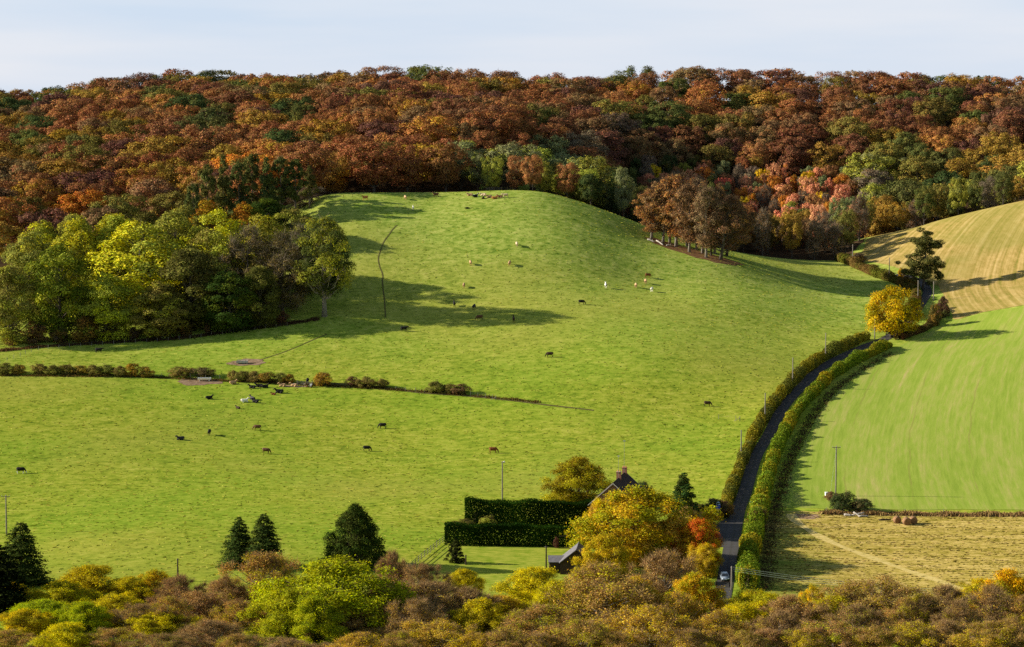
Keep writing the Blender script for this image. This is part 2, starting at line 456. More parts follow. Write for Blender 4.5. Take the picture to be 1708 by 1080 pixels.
def hedge_leaves(path, width, height, leaf, density, seed, wob=0.18, tops=0.25, inner=0.25, box=False, tonescale=6.0, tops_l=2.5, bush=2.6, irregular=.17):
    """leaf sprays over a hedge that follows path [(x, y)], standing on the ground"""
    rng = np.random.default_rng(seed)
    P = np.asarray(path, float)
    seg = np.linalg.norm(np.diff(P, axis=0), axis=1); cum = np.concatenate([[0], np.cumsum(seg)]); L = cum[-1]
    w_ = np.broadcast_to(np.asarray(width, float), (len(P),)); h_ = np.broadcast_to(np.asarray(height, float), (len(P),))
    per = width if np.isscalar(width) else float(np.mean(width))
    n = int(L * (2 * float(np.mean(h_)) + per) * density)
    s = rng.uniform(0, L, n)
    x = np.interp(s, cum, P[:, 0]); y = np.interp(s, cum, P[:, 1])
    e = 0.5
    tx = np.interp(np.minimum(s + e, L), cum, P[:, 0]) - np.interp(np.maximum(s - e, 0), cum, P[:, 0])
    ty = np.interp(np.minimum(s + e, L), cum, P[:, 1]) - np.interp(np.maximum(s - e, 0), cum, P[:, 1])
    tl = np.hypot(tx, ty) + 1e-9; tx, ty = tx / tl, ty / tl
    W = np.interp(s, cum, w_); Hh = np.interp(s, cum, h_)
    ph = rng.uniform(0, 6.28, 8)
    lump = lambda k: wob * (np.sin(s / tops_l + ph[k]) + 0.7 * np.sin(s / (tops_l * 0.43) + ph[k + 1]) + 0.5 * np.sin(s / (tops_l * 2.3) + ph[k + 2])) / 1.6
    nb = max(2, int(L / bush)); bc = np.sort(rng.uniform(0, L, nb)); bh = rng.uniform(1 - irregular, 1 + irregular * .6, nb); bi = np.argmin(np.abs(s[:, None] - bc[None]), 1)
    fall = np.clip(1.06 - 0.3 * (np.abs(s - bc[bi]) / bush) ** 2, .82, 1.06)
    if box: fall = fall * 0 + 1; bh = bh * 0 + 1
    Hh = Hh * (1 + lump(0) * tops / 0.25) * bh[bi] * fall; W = W * (1 + lump(3)) * (0.75 + .25 * bh[bi]) * (0.35 + 0.65 * fall)
    u = rng.uniform(0, 1, n)          # along the cross-section: left side, top, right side
    a = 2 * float(np.mean(h_)) + per; hs = float(np.mean(h_)) / a
    left = u < hs; right = u > 1 - hs
    top = ~left & ~right
    cx = np.where(left, -0.5, np.where(right, 0.5, (u - hs) / (1 - 2 * hs) - 0.5))
    cz = np.where(left, u / hs, np.where(right, (1 - u) / hs, 1.0))
    if not box:
        k = np.abs(cx) * 2
        cz = np.where(top, 1.0 - 0.22 * k ** 2.5, cz * (0.80 + 0.0 * k))
        cx = cx * np.where(top, 1.0, 0.78 + 0.22 * np.sin(np.clip(cz, 0, 1) * math.pi))
    dep = np.where(rng.random(n) < inner, rng.uniform(0.3, 0.9, n), rng.uniform(0.9, 1.06, n))
    cx = cx * dep; cz = np.where(top, cz * (0.35 + 0.65 * dep), cz)
    ox = -ty * cx * W; oy = tx * cx * W
    px = x + ox; py = y + oy
    pz = gz(px, py) + cz * Hh + rng.normal(0, 0.06, n)
    nl = np.stack([-ty * np.sign(cx), tx * np.sign(cx), np.zeros(n)], 1)
    nr = np.where(top[:, None], nl * (np.abs(cx) * 1.2)[:, None] + np.array([0, 0, 1.0]), nl + np.array([0, 0, 0.25])) + rng.normal(0, 0.45, (n, 3))
    v, f = leaf_quads(np.stack([px, py, pz], 1), nr, leaf, rng)
    tn = (rng.uniform(0, 1, nb)[bi] - .5) * .34 + 0.5 + 0.25 * np.sin(s / tonescale + ph[6]) + 0.22 * np.sin(s / (tonescale * 0.37) + ph[7]) + rng.normal(0, 0.16, n)
    return dict(v=v, f=f, tone=np.clip(tn, 0, 1), var=rng.uniform(0, 1, n), mi=np.zeros(n, int)), (x, y)

def paint(o, col, accent=None, amt=0.0):
    o.color = col
    o["accent"] = list((accent or col)[:3]); o["accent_amt"] = float(amt)

def tree_thing(name, proto, x, y, h, rz, col, label, cat, group=None, accent=None, amt=0.0, wide=1.0, z=None, dz=0.0):
    """proto: (trunk mesh, crown mesh, native height)"""
    k = h / proto[2]
    o = empty(name, (x, y, (float(gz(x, y)) if z is None else z) + dz), rz, (k * wide, k * wide, k))
    obj('trunk', proto[0], o)
    c = obj('crown', proto[1], o); paint(c, col, accent, amt)
    tag(o, label, cat, group)
    return o

def proto_broad(name, seed, H, R, leafmat='leaf', bark='bark', twigmat='twig', **kw):
    mb, cr = broadleaf(seed, H, R, **kw)
    return (mb.mesh(name + '_trunk', [M[bark]], True), crown_mesh(name + '_crown', cr, M[leafmat], M[twigmat]), H, R)
def proto_conifer(name, seed, H, R, bark='bark', **kw):
    mb, cr = conifer(seed, H, R, **kw)
    return (mb.mesh(name + '_trunk', [M[bark]], True), crown_mesh(name + '_crown', cr, M['needle']), H, R)
# ------------------------------------------------------------------ ground, fields, lane
def smooth_path(P, step=3.0, closed=False):
    """Catmull-Rom through the points, resampled evenly"""
    P = np.asarray(P, float)
    A = np.vstack([2 * P[0] - P[1], P, 2 * P[-1] - P[-2]])
    out = []
    for i in range(1, len(A) - 2):
        n = max(2, int(np.linalg.norm(A[i + 1] - A[i]) / step * 2))
        t = np.linspace(0, 1, n, endpoint=False)[:, None]
        p0, p1, p2, p3 = A[i - 1], A[i], A[i + 1], A[i + 2]
        out.append(0.5 * (2 * p1 + (p2 - p0) * t + (2 * p0 - 5 * p1 + 4 * p2 - p3) * t ** 2 + (3 * p1 - p0 - 3 * p2 + p3) * t ** 3))
    out = np.vstack(out + [P[-1:]])
    s = np.concatenate([[0], np.cumsum(np.linalg.norm(np.diff(out, axis=0), axis=1))])
    q = np.linspace(0, s[-1], max(2, int(s[-1] / step)))
    return np.stack([np.interp(q, s, out[:, k]) for k in range(out.shape[1])], 1)

def uv_path(uvs, step=3.0):
    return smooth_path([hit(u, v)[:2] for u, v in uvs], step)

def grass_nodes(t, yellow=0.0):
    w = t.coord()
    big = t.noise(w, 0.018, 3.0)
    mid = t.noise(t.mapping(w, (0.75, 1, 1)), 0.16, 5.0, 0.68)
    fine = t.noise(t.mapping(w, (0.75, 0.9, 1)), 0.55, 4.0, 0.7)
    h = t.math('ADD', t.math('MULTIPLY', mid, 0.32), t.math('MULTIPLY', fine, 0.68))  # low values colour in the shadowed sides of grass tufts as dark dashes
    c = t.ramp(h, (0.32, (0.085, 0.14, 0.012, 1)), (0.43, (0.20, 0.255, 0.022, 1)), (0.53, (0.295, 0.33, 0.036, 1)), (0.68, (0.43, 0.42, 0.08, 1)))
    c2 = t.ramp(h, (0.32, (0.085, 0.15, 0.012, 1)), (0.48, (0.205, 0.29, 0.024, 1)), (0.68, (0.34, 0.385, 0.05, 1)))
    c = t.mix(t.ramp(big, (0.4, 0.0), (0.62, 1.0)), c, c2)
    sp0 = t.node('ShaderNodeSeparateXYZ'); t.put(sp0.inputs[0], w)
    hillm = t.math('DIVIDE', t.math('SUBTRACT', sp0.outputs[1], 690.0), 150.0, clamp=True)
    c = t.mix(t.math('MULTIPLY', hillm, 0.8), c, t.ramp(h, (0.34, (0.085, 0.16, 0.02, 1)), (0.45, (0.2, 0.275, 0.042, 1)), (0.54, (0.3, 0.36, 0.075, 1)), (0.66, (0.44, 0.45, 0.13, 1))))
    tone = t.noise(w, 0.008, 3.0, 0.6)
    c = t.mix(t.ramp(tone, (0.5, 0.0), (0.68, 0.45)), c, (0.33, 0.3, 0.06, 1))
    # sparse dark tufts and cow pats
    sp = t.noise(w, 0.35, 2.0, 0.5)
    c = t.mix(t.ramp(sp, (0.70, 0.0), (0.76, 0.55)), c, (0.035, 0.075, 0.008, 1))
    return c, h

t = NT('pasture_grass')
c, h = grass_nodes(t)
M['pasture'] = t.diffuse(c, t.bump(h, 0.6, 0.35))

t = NT('mown_lawn')
w = t.coord()
n = t.noise(w, 0.5, 4.0); st = t.wave(t.mapping(w, rot=(0, 0, 1.2)), 0.16, 0.6, 2.0, 0.3)
k = t.math('ADD', t.math('MULTIPLY', n, 0.9), t.math('MULTIPLY', st, 0.1))
M['lawn'] = t.diffuse(t.ramp(k, (0.3, (0.16, 0.24, 0.016, 1)), (0.7, (0.36, 0.37, 0.055, 1))), t.bump(n, 0.3, 0.1))

t = NT('winter_crop')
w = t.coord()
dist = t.noise(w, 0.02, 2.0)

sx_c = t.node('ShaderNodeSeparateXYZ'); t.put(sx_c.inputs[0], w)
dy_c = t.math('SUBTRACT', sx_c.outputs[1], 560.0)
xr = t.math('SUBTRACT', t.math('SUBTRACT', sx_c.outputs[0], t.math('MULTIPLY', t.math('POWER', dy_c, 2.0), 0.0006)), t.math('MULTIPLY', dy_c, 0.1))
cw = t.node('ShaderNodeCombineXYZ'); t.put(cw.inputs[0], xr); t.put(cw.inputs[1], sx_c.outputs[1])
broad = t.noise(t.mapping(cw.outputs[0], (0.2, 0.011, 1)), 1.0, 5.0, 0.65)
tram = t.math('PINGPONG', t.math('ADD', xr, t.math('MULTIPLY', t.noise(w, 0.05, 2.0), 2.0)), 8.0)
tramline = t.math('MULTIPLY', t.math('LESS_THAN', tram, 0.22), t.ramp(t.noise(w, 0.035, 2.0), (0.42, 0.0), (0.55, 0.55)))
fine = t.noise(t.mapping(cw.outputs[0], (1.0, 0.1, 1)), 0.8, 4.0, 0.65)
rows = t.noise(t.mapping(cw.outputs[0], (1.0, 0.015, 1)), 1.1, 3.0, 0.6)
hh = t.math('ADD', t.math('MULTIPLY', rows, 0.22), t.math('ADD', t.math('MULTIPLY', broad, 0.42), t.math('MULTIPLY', fine, 0.36)))
c = t.ramp(hh, (0.34, (0.16, 0.235, 0.026, 1)), (0.48, (0.225, 0.295, 0.042, 1)), (0.58, (0.29, 0.31, 0.072, 1)), (0.68, (0.39, 0.32, 0.13, 1)))
c = t.mix(t.math('MULTIPLY', tramline, 0.7), c, (0.2, 0.17, 0.05, 1))
M['crop'] = t.diffuse(c, t.bump(fine, 0.35, 0.2))

t = NT('straw_stubble')
w = t.coord()
bend = t.node('ShaderNodeSeparateXYZ'); t.put(bend.inputs[0], w)
cv = t.node('ShaderNodeCombineXYZ'); t.put(cv.inputs[0], t.math('ADD', bend.outputs[0], t.math('MULTIPLY', t.math('POWER', t.math('SUBTRACT', bend.outputs[1], 800.0), 2.0), -0.0022))); t.put(cv.inputs[1], bend.outputs[1])
rows = t.noise(t.mapping(cv.outputs[0], (1.0, 0.02, 1), rot=(0, 0, 0.30)), 0.6, 3.0, 0.6)
broad = t.noise(w, 0.03, 3.0); fine = t.noise(t.mapping(w, (1, 0.4, 1), rot=(0, 0, 0.34)), 0.5, 5.0, 0.7)
hh = t.math('ADD', t.math('MULTIPLY', rows, 0.62), t.math('MULTIPLY', fine, 0.38))
c = t.ramp(hh, (0.34, (0.17, 0.165, 0.03, 1)), (0.45, (0.3, 0.22, 0.062, 1)), (0.57, (0.43, 0.31, 0.115, 1)), (0.7, (0.52, 0.40, 0.18, 1)))
c = t.mix(t.ramp(broad, (0.45, 0.0), (0.65, 0.5)), c, (0.2, 0.2, 0.04, 1))
M['stubble'] = t.diffuse(c, t.bump(hh, 0.6, 0.3))

t = NT('cut_hay_field')
w = t.coord()
rows = t.noise(t.mapping(w, (0.03, 1.0, 1), rot=(0, 0, -0.05)), 0.42, 3.0, 0.6)
fine = t.noise(t.mapping(w, (0.5, 1, 1)), 0.9, 5.0, 0.72); broad = t.noise(w, 0.035, 3.0)
hh = t.math('ADD', t.math('MULTIPLY', rows, 0.3), t.math('MULTIPLY', fine, 0.7))
c = t.ramp(hh, (0.36, (0.14, 0.12, 0.014, 1)), (0.45, (0.31, 0.245, 0.045, 1)), (0.54, (0.44, 0.335, 0.092, 1)), (0.66, (0.6, 0.45, 0.17, 1)))
grn = t.ramp(hh, (0.33, (0.06, 0.13, 0.01, 1)), (0.66, (0.24, 0.27, 0.04, 1)))
sx = t.node('ShaderNodeSeparateXYZ'); t.put(sx.inputs[0], w)
gx = t.math('ADD', t.math('MULTIPLY', t.math('SUBTRACT', sx.outputs[0], 58.0), -0.05), t.math('MULTIPLY', t.math('SUBTRACT', broad, 0.5), 3.0))
c = t.mix(t.math('ADD', gx, 0.45, clamp=True), c, grn)
M['hay'] = t.diffuse(c, t.bump(hh, 0.9, 0.4))

def rough_ground(name, a, b, c_, scale=0.7, bump=0.6):
    t = NT(name); n = t.noise(t.coord(), scale, 5.0, 0.7)
    return t.diffuse(t.ramp(n, (0.3, a), (0.5, b), (0.7, c_)), t.bump(n, bump, 0.2))
M['dirt'] = rough_ground('bare_trodden_earth', (0.13, 0.085, 0.05, 1), (0.26, 0.175, 0.11, 1), (0.36, 0.26, 0.17, 1))
M['track'] = rough_ground('worn_shaded_track_earth', (0.075, 0.075, 0.02, 1), (0.115, 0.105, 0.035, 1), (0.16, 0.14, 0.06, 1))  # worn earth, its dark tone also painting in the shade of the sunken path
M['litter'] = rough_ground('beech_leaf_litter', (0.09, 0.045, 0.022, 1), (0.16, 0.085, 0.04, 1), (0.24, 0.15, 0.075, 1))
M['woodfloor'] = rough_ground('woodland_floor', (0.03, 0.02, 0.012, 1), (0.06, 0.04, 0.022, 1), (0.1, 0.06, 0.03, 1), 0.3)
M['wheelrut'] = rough_ground('dry_wheel_ruts', (0.36, 0.29, 0.08, 1), (0.48, 0.38, 0.13, 1), (0.58, 0.46, 0.2, 1))
t = NT('lane_asphalt'); w = t.coord()
n = t.noise(w, 0.5, 5.0, 0.65)
at = t.attr('across').outputs['Fac']
mid = t.ramp(at, (0.0, 0.55), (0.22, 0.0), (0.36, 0.0), (0.5, 0.6), (0.64, 0.0), (0.78, 0.0), (1.0, 0.55))
c = t.mix(mid, t.ramp(n, (0.3, (0.036, 0.034, 0.035, 1)), (0.7, (0.055, 0.052, 0.052, 1))), (0.03, 0.028, 0.02, 1))
M['asphalt'] = t.principled(c, 0.85, t.bump(n, 0.3, 0.03))

def structure(name, me):
    return tag(obj(name, me), kind='structure')

# the land itself: one sheet, fine where it is seen, coarse towards the horizon
def axis(core0, core1, step, outer, ratio=1.35):
    a = list(np.arange(core0, core1 + 1e-6, step)); d = step
    lo, hi = [core0], [core1]
    while hi[-1] < outer:
        d *= ratio; hi.append(hi[-1] + d); lo.append(lo[-1] - d)
    return np.array(lo[:0:-1] + a + hi[1:])
ax_ = axis(-300, 300, 2.5, 9000); ay_ = axis(330, 1310, 2.5, 9000)
GX, GY = np.meshgrid(ax_, ay_)
GZZ = ground(GX, GY)
core = (np.abs(GX) <= 300) & (GY >= 350) & (GY <= 1316)
nx, ny = len(ax_), len(ay_)
I = (np.arange(ny - 1)[:, None] * nx + np.arange(nx - 1)[None]).ravel()
structure('pasture_ground', mesh_np('pasture_ground', np.stack([GX.ravel(), GY.ravel(), GZZ.ravel()], 1), np.stack([I, I + 1, I + nx + 1, I + nx], 1), [M['pasture']], smooth=True))

def drape(name, poly, mat, lift=0.05, grid=4.0, rough=0.0, seed=0):
    """a sheet over the ground inside a plan polygon"""
    rng = np.random.default_rng(seed)
    P = []
    n = len(poly)
    for i in range(n):
        a, b = np.array(poly[i], float), np.array(poly[(i + 1) % n], float)
        k = max(1, int(np.linalg.norm(b - a) / 2.5))
        for j in range(k):
            q = a + (b - a) * j / k
            P.append(q + (rng.normal(0, rough, 2) if rough else 0))
    bm = bmesh.new()
    bm.faces.new([bm.verts.new((p[0], p[1], 0)) for p in P])
    bmesh.ops.triangulate(bm, faces=bm.faces[:])
    x0, y0 = np.min(P, 0); x1, y1 = np.max(P, 0)
    for ax, lo, hi in ((0, x0, x1), (1, y0, y1)):
        for c in np.arange(math.ceil(lo / grid) * grid, hi, grid):
            co = [0, 0, 0]; no = [0, 0, 0]; co[ax] = c; no[ax] = 1
            bmesh.ops.bisect_plane(bm, geom=bm.verts[:] + bm.edges[:] + bm.faces[:], plane_co=co, plane_no=no)
    xs = np.array([v.co.x for v in bm.verts]); ys = np.array([v.co.y for v in bm.verts])
    zs = ground(xs, ys) + lift
    for v, z in zip(bm.verts, zs): v.co.z = z
    bmesh.ops.recalc_face_normals(bm, faces=bm.faces[:])
    if sum(f.normal.z for f in bm.faces) < 0: bmesh.ops.reverse_faces(bm, faces=bm.faces[:])
    me = bpy.data.meshes.new(name); bm.to_mesh(me); bm.free()
    me.materials.append(mat)
    me.polygons.foreach_set("use_smooth", np.ones(len(me.polygons), bool))
    return structure(name, me)

def ribbon(name, path, width, mat, lift=0.06, cross=5):
    P = np.asarray(path, float)
    d = np.gradient(P, axis=0); d /= np.linalg.norm(d, axis=1)[:, None] + 1e-9
    nrm = np.stack([-d[:, 1], d[:, 0]], 1)
    w = np.broadcast_to(np.asarray(width, float), (len(P),))
    c = np.linspace(-0.5, 0.5, cross)
    Q = P[:, None] + nrm[:, None] * (w[:, None] * c[None])[:, :, None]
    Z = ground(Q[..., 0], Q[..., 1]) + lift
    V = np.concatenate([Q, Z[..., None]], 2).reshape(-1, 3)
    n = len(P)
    I = (np.arange(n - 1)[:, None] * cross + np.arange(cross - 1)[None]).ravel()
    F = np.stack([I, I + cross, I + cross + 1, I + 1], 1)
    me = mesh_np(name, V, F, [mat], smooth=True)
    av = np.tile(np.linspace(0, 1, cross), n)
    at = me.attributes.new('across', 'FLOAT', 'POINT'); at.data.foreach_set('value', av.astype(np.float32))
    if me.polygons[0].normal.z < 0: me.flip_normals()
    return structure(name, me)

# wood edge in plan
_eu = [-260, -100, 100, 300, 480, 540, 700, 850, 950, 1050, 1150, 1230, 1330, 1400, 1430, 1452, 1580, 1708, 1900, 2100]
_ey = [866, 866, 868, 875, 890, 906, 913, 911, 905, 905, 926, 914, 916, 922, 936, 960, 953, 944, 935, 930]
def wood_edge(x):
    """distance at which the wood begins, for plan x"""
    us = np.array(_eu); ys = np.array(_ey, float)
    xs = (us - 854) / FPX * ys
    return np.interp(x, xs, ys)
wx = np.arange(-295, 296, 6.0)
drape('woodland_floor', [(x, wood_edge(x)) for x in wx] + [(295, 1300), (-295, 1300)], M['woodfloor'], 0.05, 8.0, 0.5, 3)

# lane: column, row of its middle
LANE_UV = [(1200, 1020), (1207, 985), (1212, 957), (1217, 930), (1222, 900), (1227, 870), (1233, 846), (1241, 826), (1259, 767), (1282, 726), (1308, 678), (1346, 637), (1363, 619), (1395, 600), (1440, 579), (1475, 566), (1503, 548), (1524, 525), (1539, 503), (1547, 489), (1540, 474), (1520, 464), (1495, 458)]
LANE = uv_path(LANE_UV, 2.5)
ribbon('lane', LANE, 3.4, M['asphalt'], 0.07)
drape('lane_apron', [hit(u, v)[:2] for u, v in [(1186, 898), (1189, 880), (1204, 869), (1224, 858), (1232, 868), (1226, 900), (1214, 914), (1190, 912)]], M['asphalt'], 0.055, 4.0)

# fields
CROP = [hit(u, v)[:2] for u, v in [(1296, 846), (1330, 760), (1360, 700), (1395, 655), (1430, 622), (1480, 590), (1520, 568), (1562, 550), (1590, 536), (1640, 523), (1700, 513)]] + [(205, 786), (215, 660), (190, 552)] + [hit(u, v)[:2] for u, v in [(1700, 851), (1550, 851), (1400, 850)]]
drape('crop_field', CROP, M['crop'], 0.05, 4.0, 0.25, 5)
STUB = [hit(u, v)[:2] for u, v in [(1592, 534), (1578, 505), (1566, 478), (1520, 455), (1450, 437), (1438, 425)]]
sx_ = [x for x in np.arange(hit(1440, 398)[0], 262, 6.0)]
STUB += [(x, wood_edge(x) - 1.5) for x in sx_] + [(262, 800)] + [(205, 789)] + [hit(u, v)[:2] for u, v in [(1700, 511), (1640, 521)]]
drape('stubble_field', STUB, M['stubble'], 0.055, 4.0, 0.2, 6)
HAY = [hit(u, v)[:2] for u, v in [(1285, 851), (1400, 856), (1550, 857), (1706, 857)]] + [(190, 546), (160, 440), (95, 425), (46, 436), (50, 470)] + [hit(u, v)[:2] for u, v in [(1268, 920)]]
drape('hay_field', HAY, M['hay'], 0.05, 4.0, 0.25, 7)
LAWN = [hit(u, v)[:2] for u, v in [(742, 913), (955, 913), (985, 950), (960, 1000), (860, 1010), (790, 992), (700, 960)]]
drape('lawn', LAWN, M['lawn'], 0.05, 4.0, 0.1, 8)
RUT = uv_path([(1318, 858), (1330, 872), (1362, 893), (1400, 911), (1440, 926), (1500, 948), (1560, 968), (1620, 988)], 3.0)
ribbon('wheel_ruts', RUT, 2.0 + 0.6 * np.sin(np.arange(len(RUT)) * .9), M['wheelrut'], 0.09, 3)
# bare earth and tracks
def blob(cu, cv, ru, rv, seed, n=40):
    rng = np.random.default_rng(seed); a = np.linspace(0, 2 * math.pi, n, endpoint=False); ph = rng.uniform(0, 6, 3)
    k = 1 + 0.14 * np.sin(2 * a + ph[0]) + 0.1 * np.sin(3 * a + ph[1]) + 0.07 * np.sin(7 * a + ph[2])
    return [hit(cu + ru * math.cos(t_) * q, cv + rv * math.sin(t_) * q)[:2] for t_, q in zip(a, k)]
drape('bare_earth', blob(412, 605, 30, 5.5, 1), M['dirt'], 0.06, 4.0, 0.15, 11)
drape('bare_earth', blob(332, 637, 33, 7, 2), M['dirt'], 0.06, 4.0, 0.15, 12)
drape('bare_earth', blob(490, 645, 22, 1.6, 3), M['dirt'], 0.06, 4.0, 0.15, 13)
drape('bare_earth', blob(1345, 862, 26, 4, 4), M['dirt'], 0.065, 4.0, 0.2, 14)
ribbon('cattle_track', uv_path([(662, 376), (655, 383), (648, 393), (640, 404), (635, 418), (631, 431), (633, 445), (638, 458), (638, 472), (640, 490), (642, 510), (643, 530)], 1.5), 0.42, M['track'], 0.06, 3)
ribbon('cattle_track', uv_path([(436, 600), (470, 589), (500, 577), (525, 566), (545, 558)], 1.5), 0.5, M['track'], 0.06, 3)
ribbon('ditch', uv_path([(520, 640), (560, 641), (650, 648), (700, 655), (770, 660), (850, 668), (920, 677), (990, 685)], 2.0), np.linspace(2.2, 1.0, len(uv_path([(520, 640), (560, 641), (650, 648), (700, 655), (770, 660), (850, 668), (920, 677), (990, 685)], 2.0))), M['track'], 0.06, 3)
drape('leaf_litter', [hit(u, v)[:2] for u, v in [(1076, 396), (1086, 404), (1110, 414), (1150, 427), (1190, 438), (1225, 443), (1240, 442), (1225, 436), (1198, 428), (1160, 417), (1120, 406), (1092, 397)]], M['litter'], 0.06, 4.0, 0.4, 15)
# ------------------------------------------------------------------ the wood on the hill
C_ = dict(
 rust=lin(142, 96, 60, .92), russet=lin(128, 86, 60, .9), maroon=lin(112, 78, 64, .88), copper=lin(160, 110, 62, .95), orange=lin(192, 126, 52, .9),
 gold=lin(172, 136, 50, .9), ochre=lin(148, 118, 54, .95), olive=lin(114, 106, 52, .95), moss=lin(90, 96, 50, .92), deep=lin(68, 82, 46, .9), brown=lin(128, 102, 68, .92),
 tan=lin(160, 112, 72, .9), grey=lin(118, 104, 84, .9), salmon=lin(206, 142, 104, 1), coral=lin(196, 104, 80, .9), yellow=lin(205, 170, 40, .9), lime=lin(150, 150, 60, .9), sage=lin(120, 126, 82, .9), pine=lin(52, 62, 36, .9),
)
WORDS = dict(rust='rust-brown', russet='russet', maroon='maroon-brown', copper='copper', orange='bright orange', gold='golden', ochre='ochre', olive='olive', moss='mossy green', deep='dark green', brown='dull brown', tan='pinkish tan', grey='grey-brown', salmon='salmon pink', coral='coral red', yellow='yellow', lime='lime green', sage='pale sage', pine='pine green')

def pick(rng, table):
    k = list(table); w = np.array([table[q] for q in k], float)
    return k[rng.choice(len(k), p=w / w.sum())]
def wood_colour(u, v, rng):
    if u > 1440 and v > 235: return pick(rng, dict(olive=4, moss=3.4, deep=2, ochre=2.6, lime=1.2, grey=.6, brown=1))
    if 985 < u < 1420 and v > 268:
        if v > 345: return pick(rng, dict(grey=2, brown=5, moss=2.4, ochre=2, olive=1.5))
        if u < 1080: return pick(rng, dict(moss=3, deep=2, sage=1.4, russet=3, grey=1.5))
        return pick(rng, dict(salmon=5, orange=1.6, coral=.2, yellow=1.6, sage=2.4, lime=1.2, tan=4.5, grey=3))
    if 760 < u < 1010 and v > 225: return pick(rng, dict(sage=4, lime=3.2, moss=2, olive=2, tan=.8))
    if 930 < u < 1135 and 180 < v <= 300: return pick(rng, dict(deep=2, moss=2, maroon=3, russet=3, grey=2.5, brown=2))  # darker mix paints the shade of this fold into the crown colours
    if 535 < u <= 765 and v > 200: return pick(rng, dict(copper=4, ochre=4, gold=.8, rust=4, tan=1.6, olive=1))
    if u <= 535:
        if v > 225: return pick(rng, dict(orange=.9, copper=4, gold=.8, ochre=2, rust=4, olive=1.8, brown=1.5, maroon=2))
        return pick(rng, dict(rust=4.5, copper=1.8, russet=2.5, olive=3.4, ochre=2, moss=3.2, maroon=2.4, deep=2, gold=.5, tan=1.6, brown=1.4))
    return pick(rng, dict(rust=8, russet=5, maroon=3, copper=2.6, brown=4.5, ochre=1.2, olive=2, moss=1.5, tan=1.4))

BEECH = [proto_broad('wood_beech', 100 + i, 21, 8.4, leafmat='woodleaf', base=0.2, prof=['cap', 'cap', 'flat', 'cap'][i % 4], nclump=64, leaf=0.55, nleaf=12500, rc=(.16, .32), lump=.12, njit=.4, sides=4, trunk_r=.38, twigs=500, twig_w=.08, twig_l=.12, leafshell=.6, sep=.42, ragged=.45) for i in range(10)]
YOUNG = [proto_broad('wood_young', 140 + i, 12, 2.9, base=0.06, prof=['column', 'cone', 'column'][i % 3], nclump=40, leaf=0.42, nleaf=3200, rc=(.2, .36), lump=.15, sides=4, twigs=900, twig_w=.05, twig_l=.22, njit=.6, ragged=1.0, twigmat='paletwig') for i in range(6)]
BARE = [proto_broad('wood_bare', 160 + i, 16, 5.0, base=0.1, prof='round', nclump=30, leaf=0.5, nleaf=1800, rc=(.24, .4), lump=.12, sides=4, twigs=2600, twig_w=.1, twig_l=.3, twigmat='paletwig') for i in range(3)]
FAR = [broadleaf(180 + i, 21, 8.4, base=0.3, prof=['cap', 'cap', 'round'][i % 3], nclump=44, leaf=.85, nleaf=4200, rc=(.18, .34), lump=.12, sides=3, leafshell=.6, sep=.42, ragged=.45)[1] for i in range(5)]

def horizon_visible(x, y, z):
    """is the point above the ground seen from the camera"""
    s = np.linspace(0.42, 0.995, 120)
    lx, ly = x * s, y * s
    lz = CAM_Z + (z - CAM_Z) * s
    return bool(np.all(lz > gz(lx, ly) - 0.2))

rng = np.random.default_rng(77)
cands = []
grid = {}
def free(x, y, r):
    i, j = int(x // 12), int(y // 12)
    for a in range(i - 2, i + 3):
        for b in range(j - 2, j + 3):
            for (qx, qy, qr) in grid.get((a, b), ()):
                if (qx - x) ** 2 + (qy - y) ** 2 < (0.5 * (r + qr)) ** 2: return False
    return True
for k in range(26000):
    y = 866 + (1262 - 866) * rng.random(); half = 0.2215 * y + 12
    x = rng.uniform(-half, half)
    we = float(wood_edge(x))
    if y < we + 1.5: continue
    u0, v0 = project(x, y, float(gz(x, y)))
    young = (985 < u0 < 1425 and we + 34 < y < 1092 and gz(x, y) < 57)
    front = y < we + 34 and u0 > 1000
    pale = 760 < u0 < 1010 and y < we + 32
    r = 5.4 if young else (8.4 if front else (8.6 if pale else rng.uniform(11.6, 18.5)))
    if not free(x, y, r): continue
    grid.setdefault((int(x // 12), int(y // 12)), []).append((x, y, r))
    if young: h = rng.uniform(10, 16)
    elif pale: h = rng.uniform(10, 15.5)
    elif front and u0 < 1440: h = rng.uniform(14, 19)
    elif front: h = rng.uniform(10, 17)
    else: h = 17.2 + (r - 11) * .55 + rng.uniform(-.7, .9)
    cands.append(dict(x=x, y=y, h=h, young=young, front=front or pale, z=float(gz(x, y)), sp=r))
for c in cands:
    c['u'], c['v'] = (float(q) for q in project(c['x'], c['y'], c['z'] + c['h']))
    R = (2.9 * c['h'] / 12 if c['young'] else (4.4 if c['sp'] < 11 else .66 * c['sp']))
    c['R'] = R * rng.uniform(.9, 1.15)
    c['seen'] = 0
cands.sort(key=lambda c: -c['y'])
# how much of each crown the photo would show: paint from far to near
buf = -np.ones((540, 854), int)
UU, VV = np.meshgrid(np.arange(854) * 2 + 1, np.arange(540) * 2 + 1)
def paint_ellipse(i, u, v0, v1, w):
    a0, a1 = max(0, int((u - w) / 2)), min(854, int((u + w) / 2) + 1); b0, b1 = max(0, int(v0 / 2)), min(540, int(v1 / 2) + 1)
    if a0 >= a1 or b0 >= b1: return
    m = ((UU[b0:b1, a0:a1] - u) / w) ** 2 + ((VV[b0:b1, a0:a1] - (v0 + v1) / 2) / ((v1 - v0) / 2)) ** 2 < 1
    buf[b0:b1, a0:a1][m] = i
for i, c in enumerate(cands):
    px = FPX / c['y']
    zb = c['z'] + c['h'] * 0.15
    if not horizon_visible(c['x'], c['y'], c['z'] + c['h'] * 0.9): continue
    paint_ellipse(i, c['u'], c['v'], c['v'] + c['h'] * .85 * px, c['R'] * px)
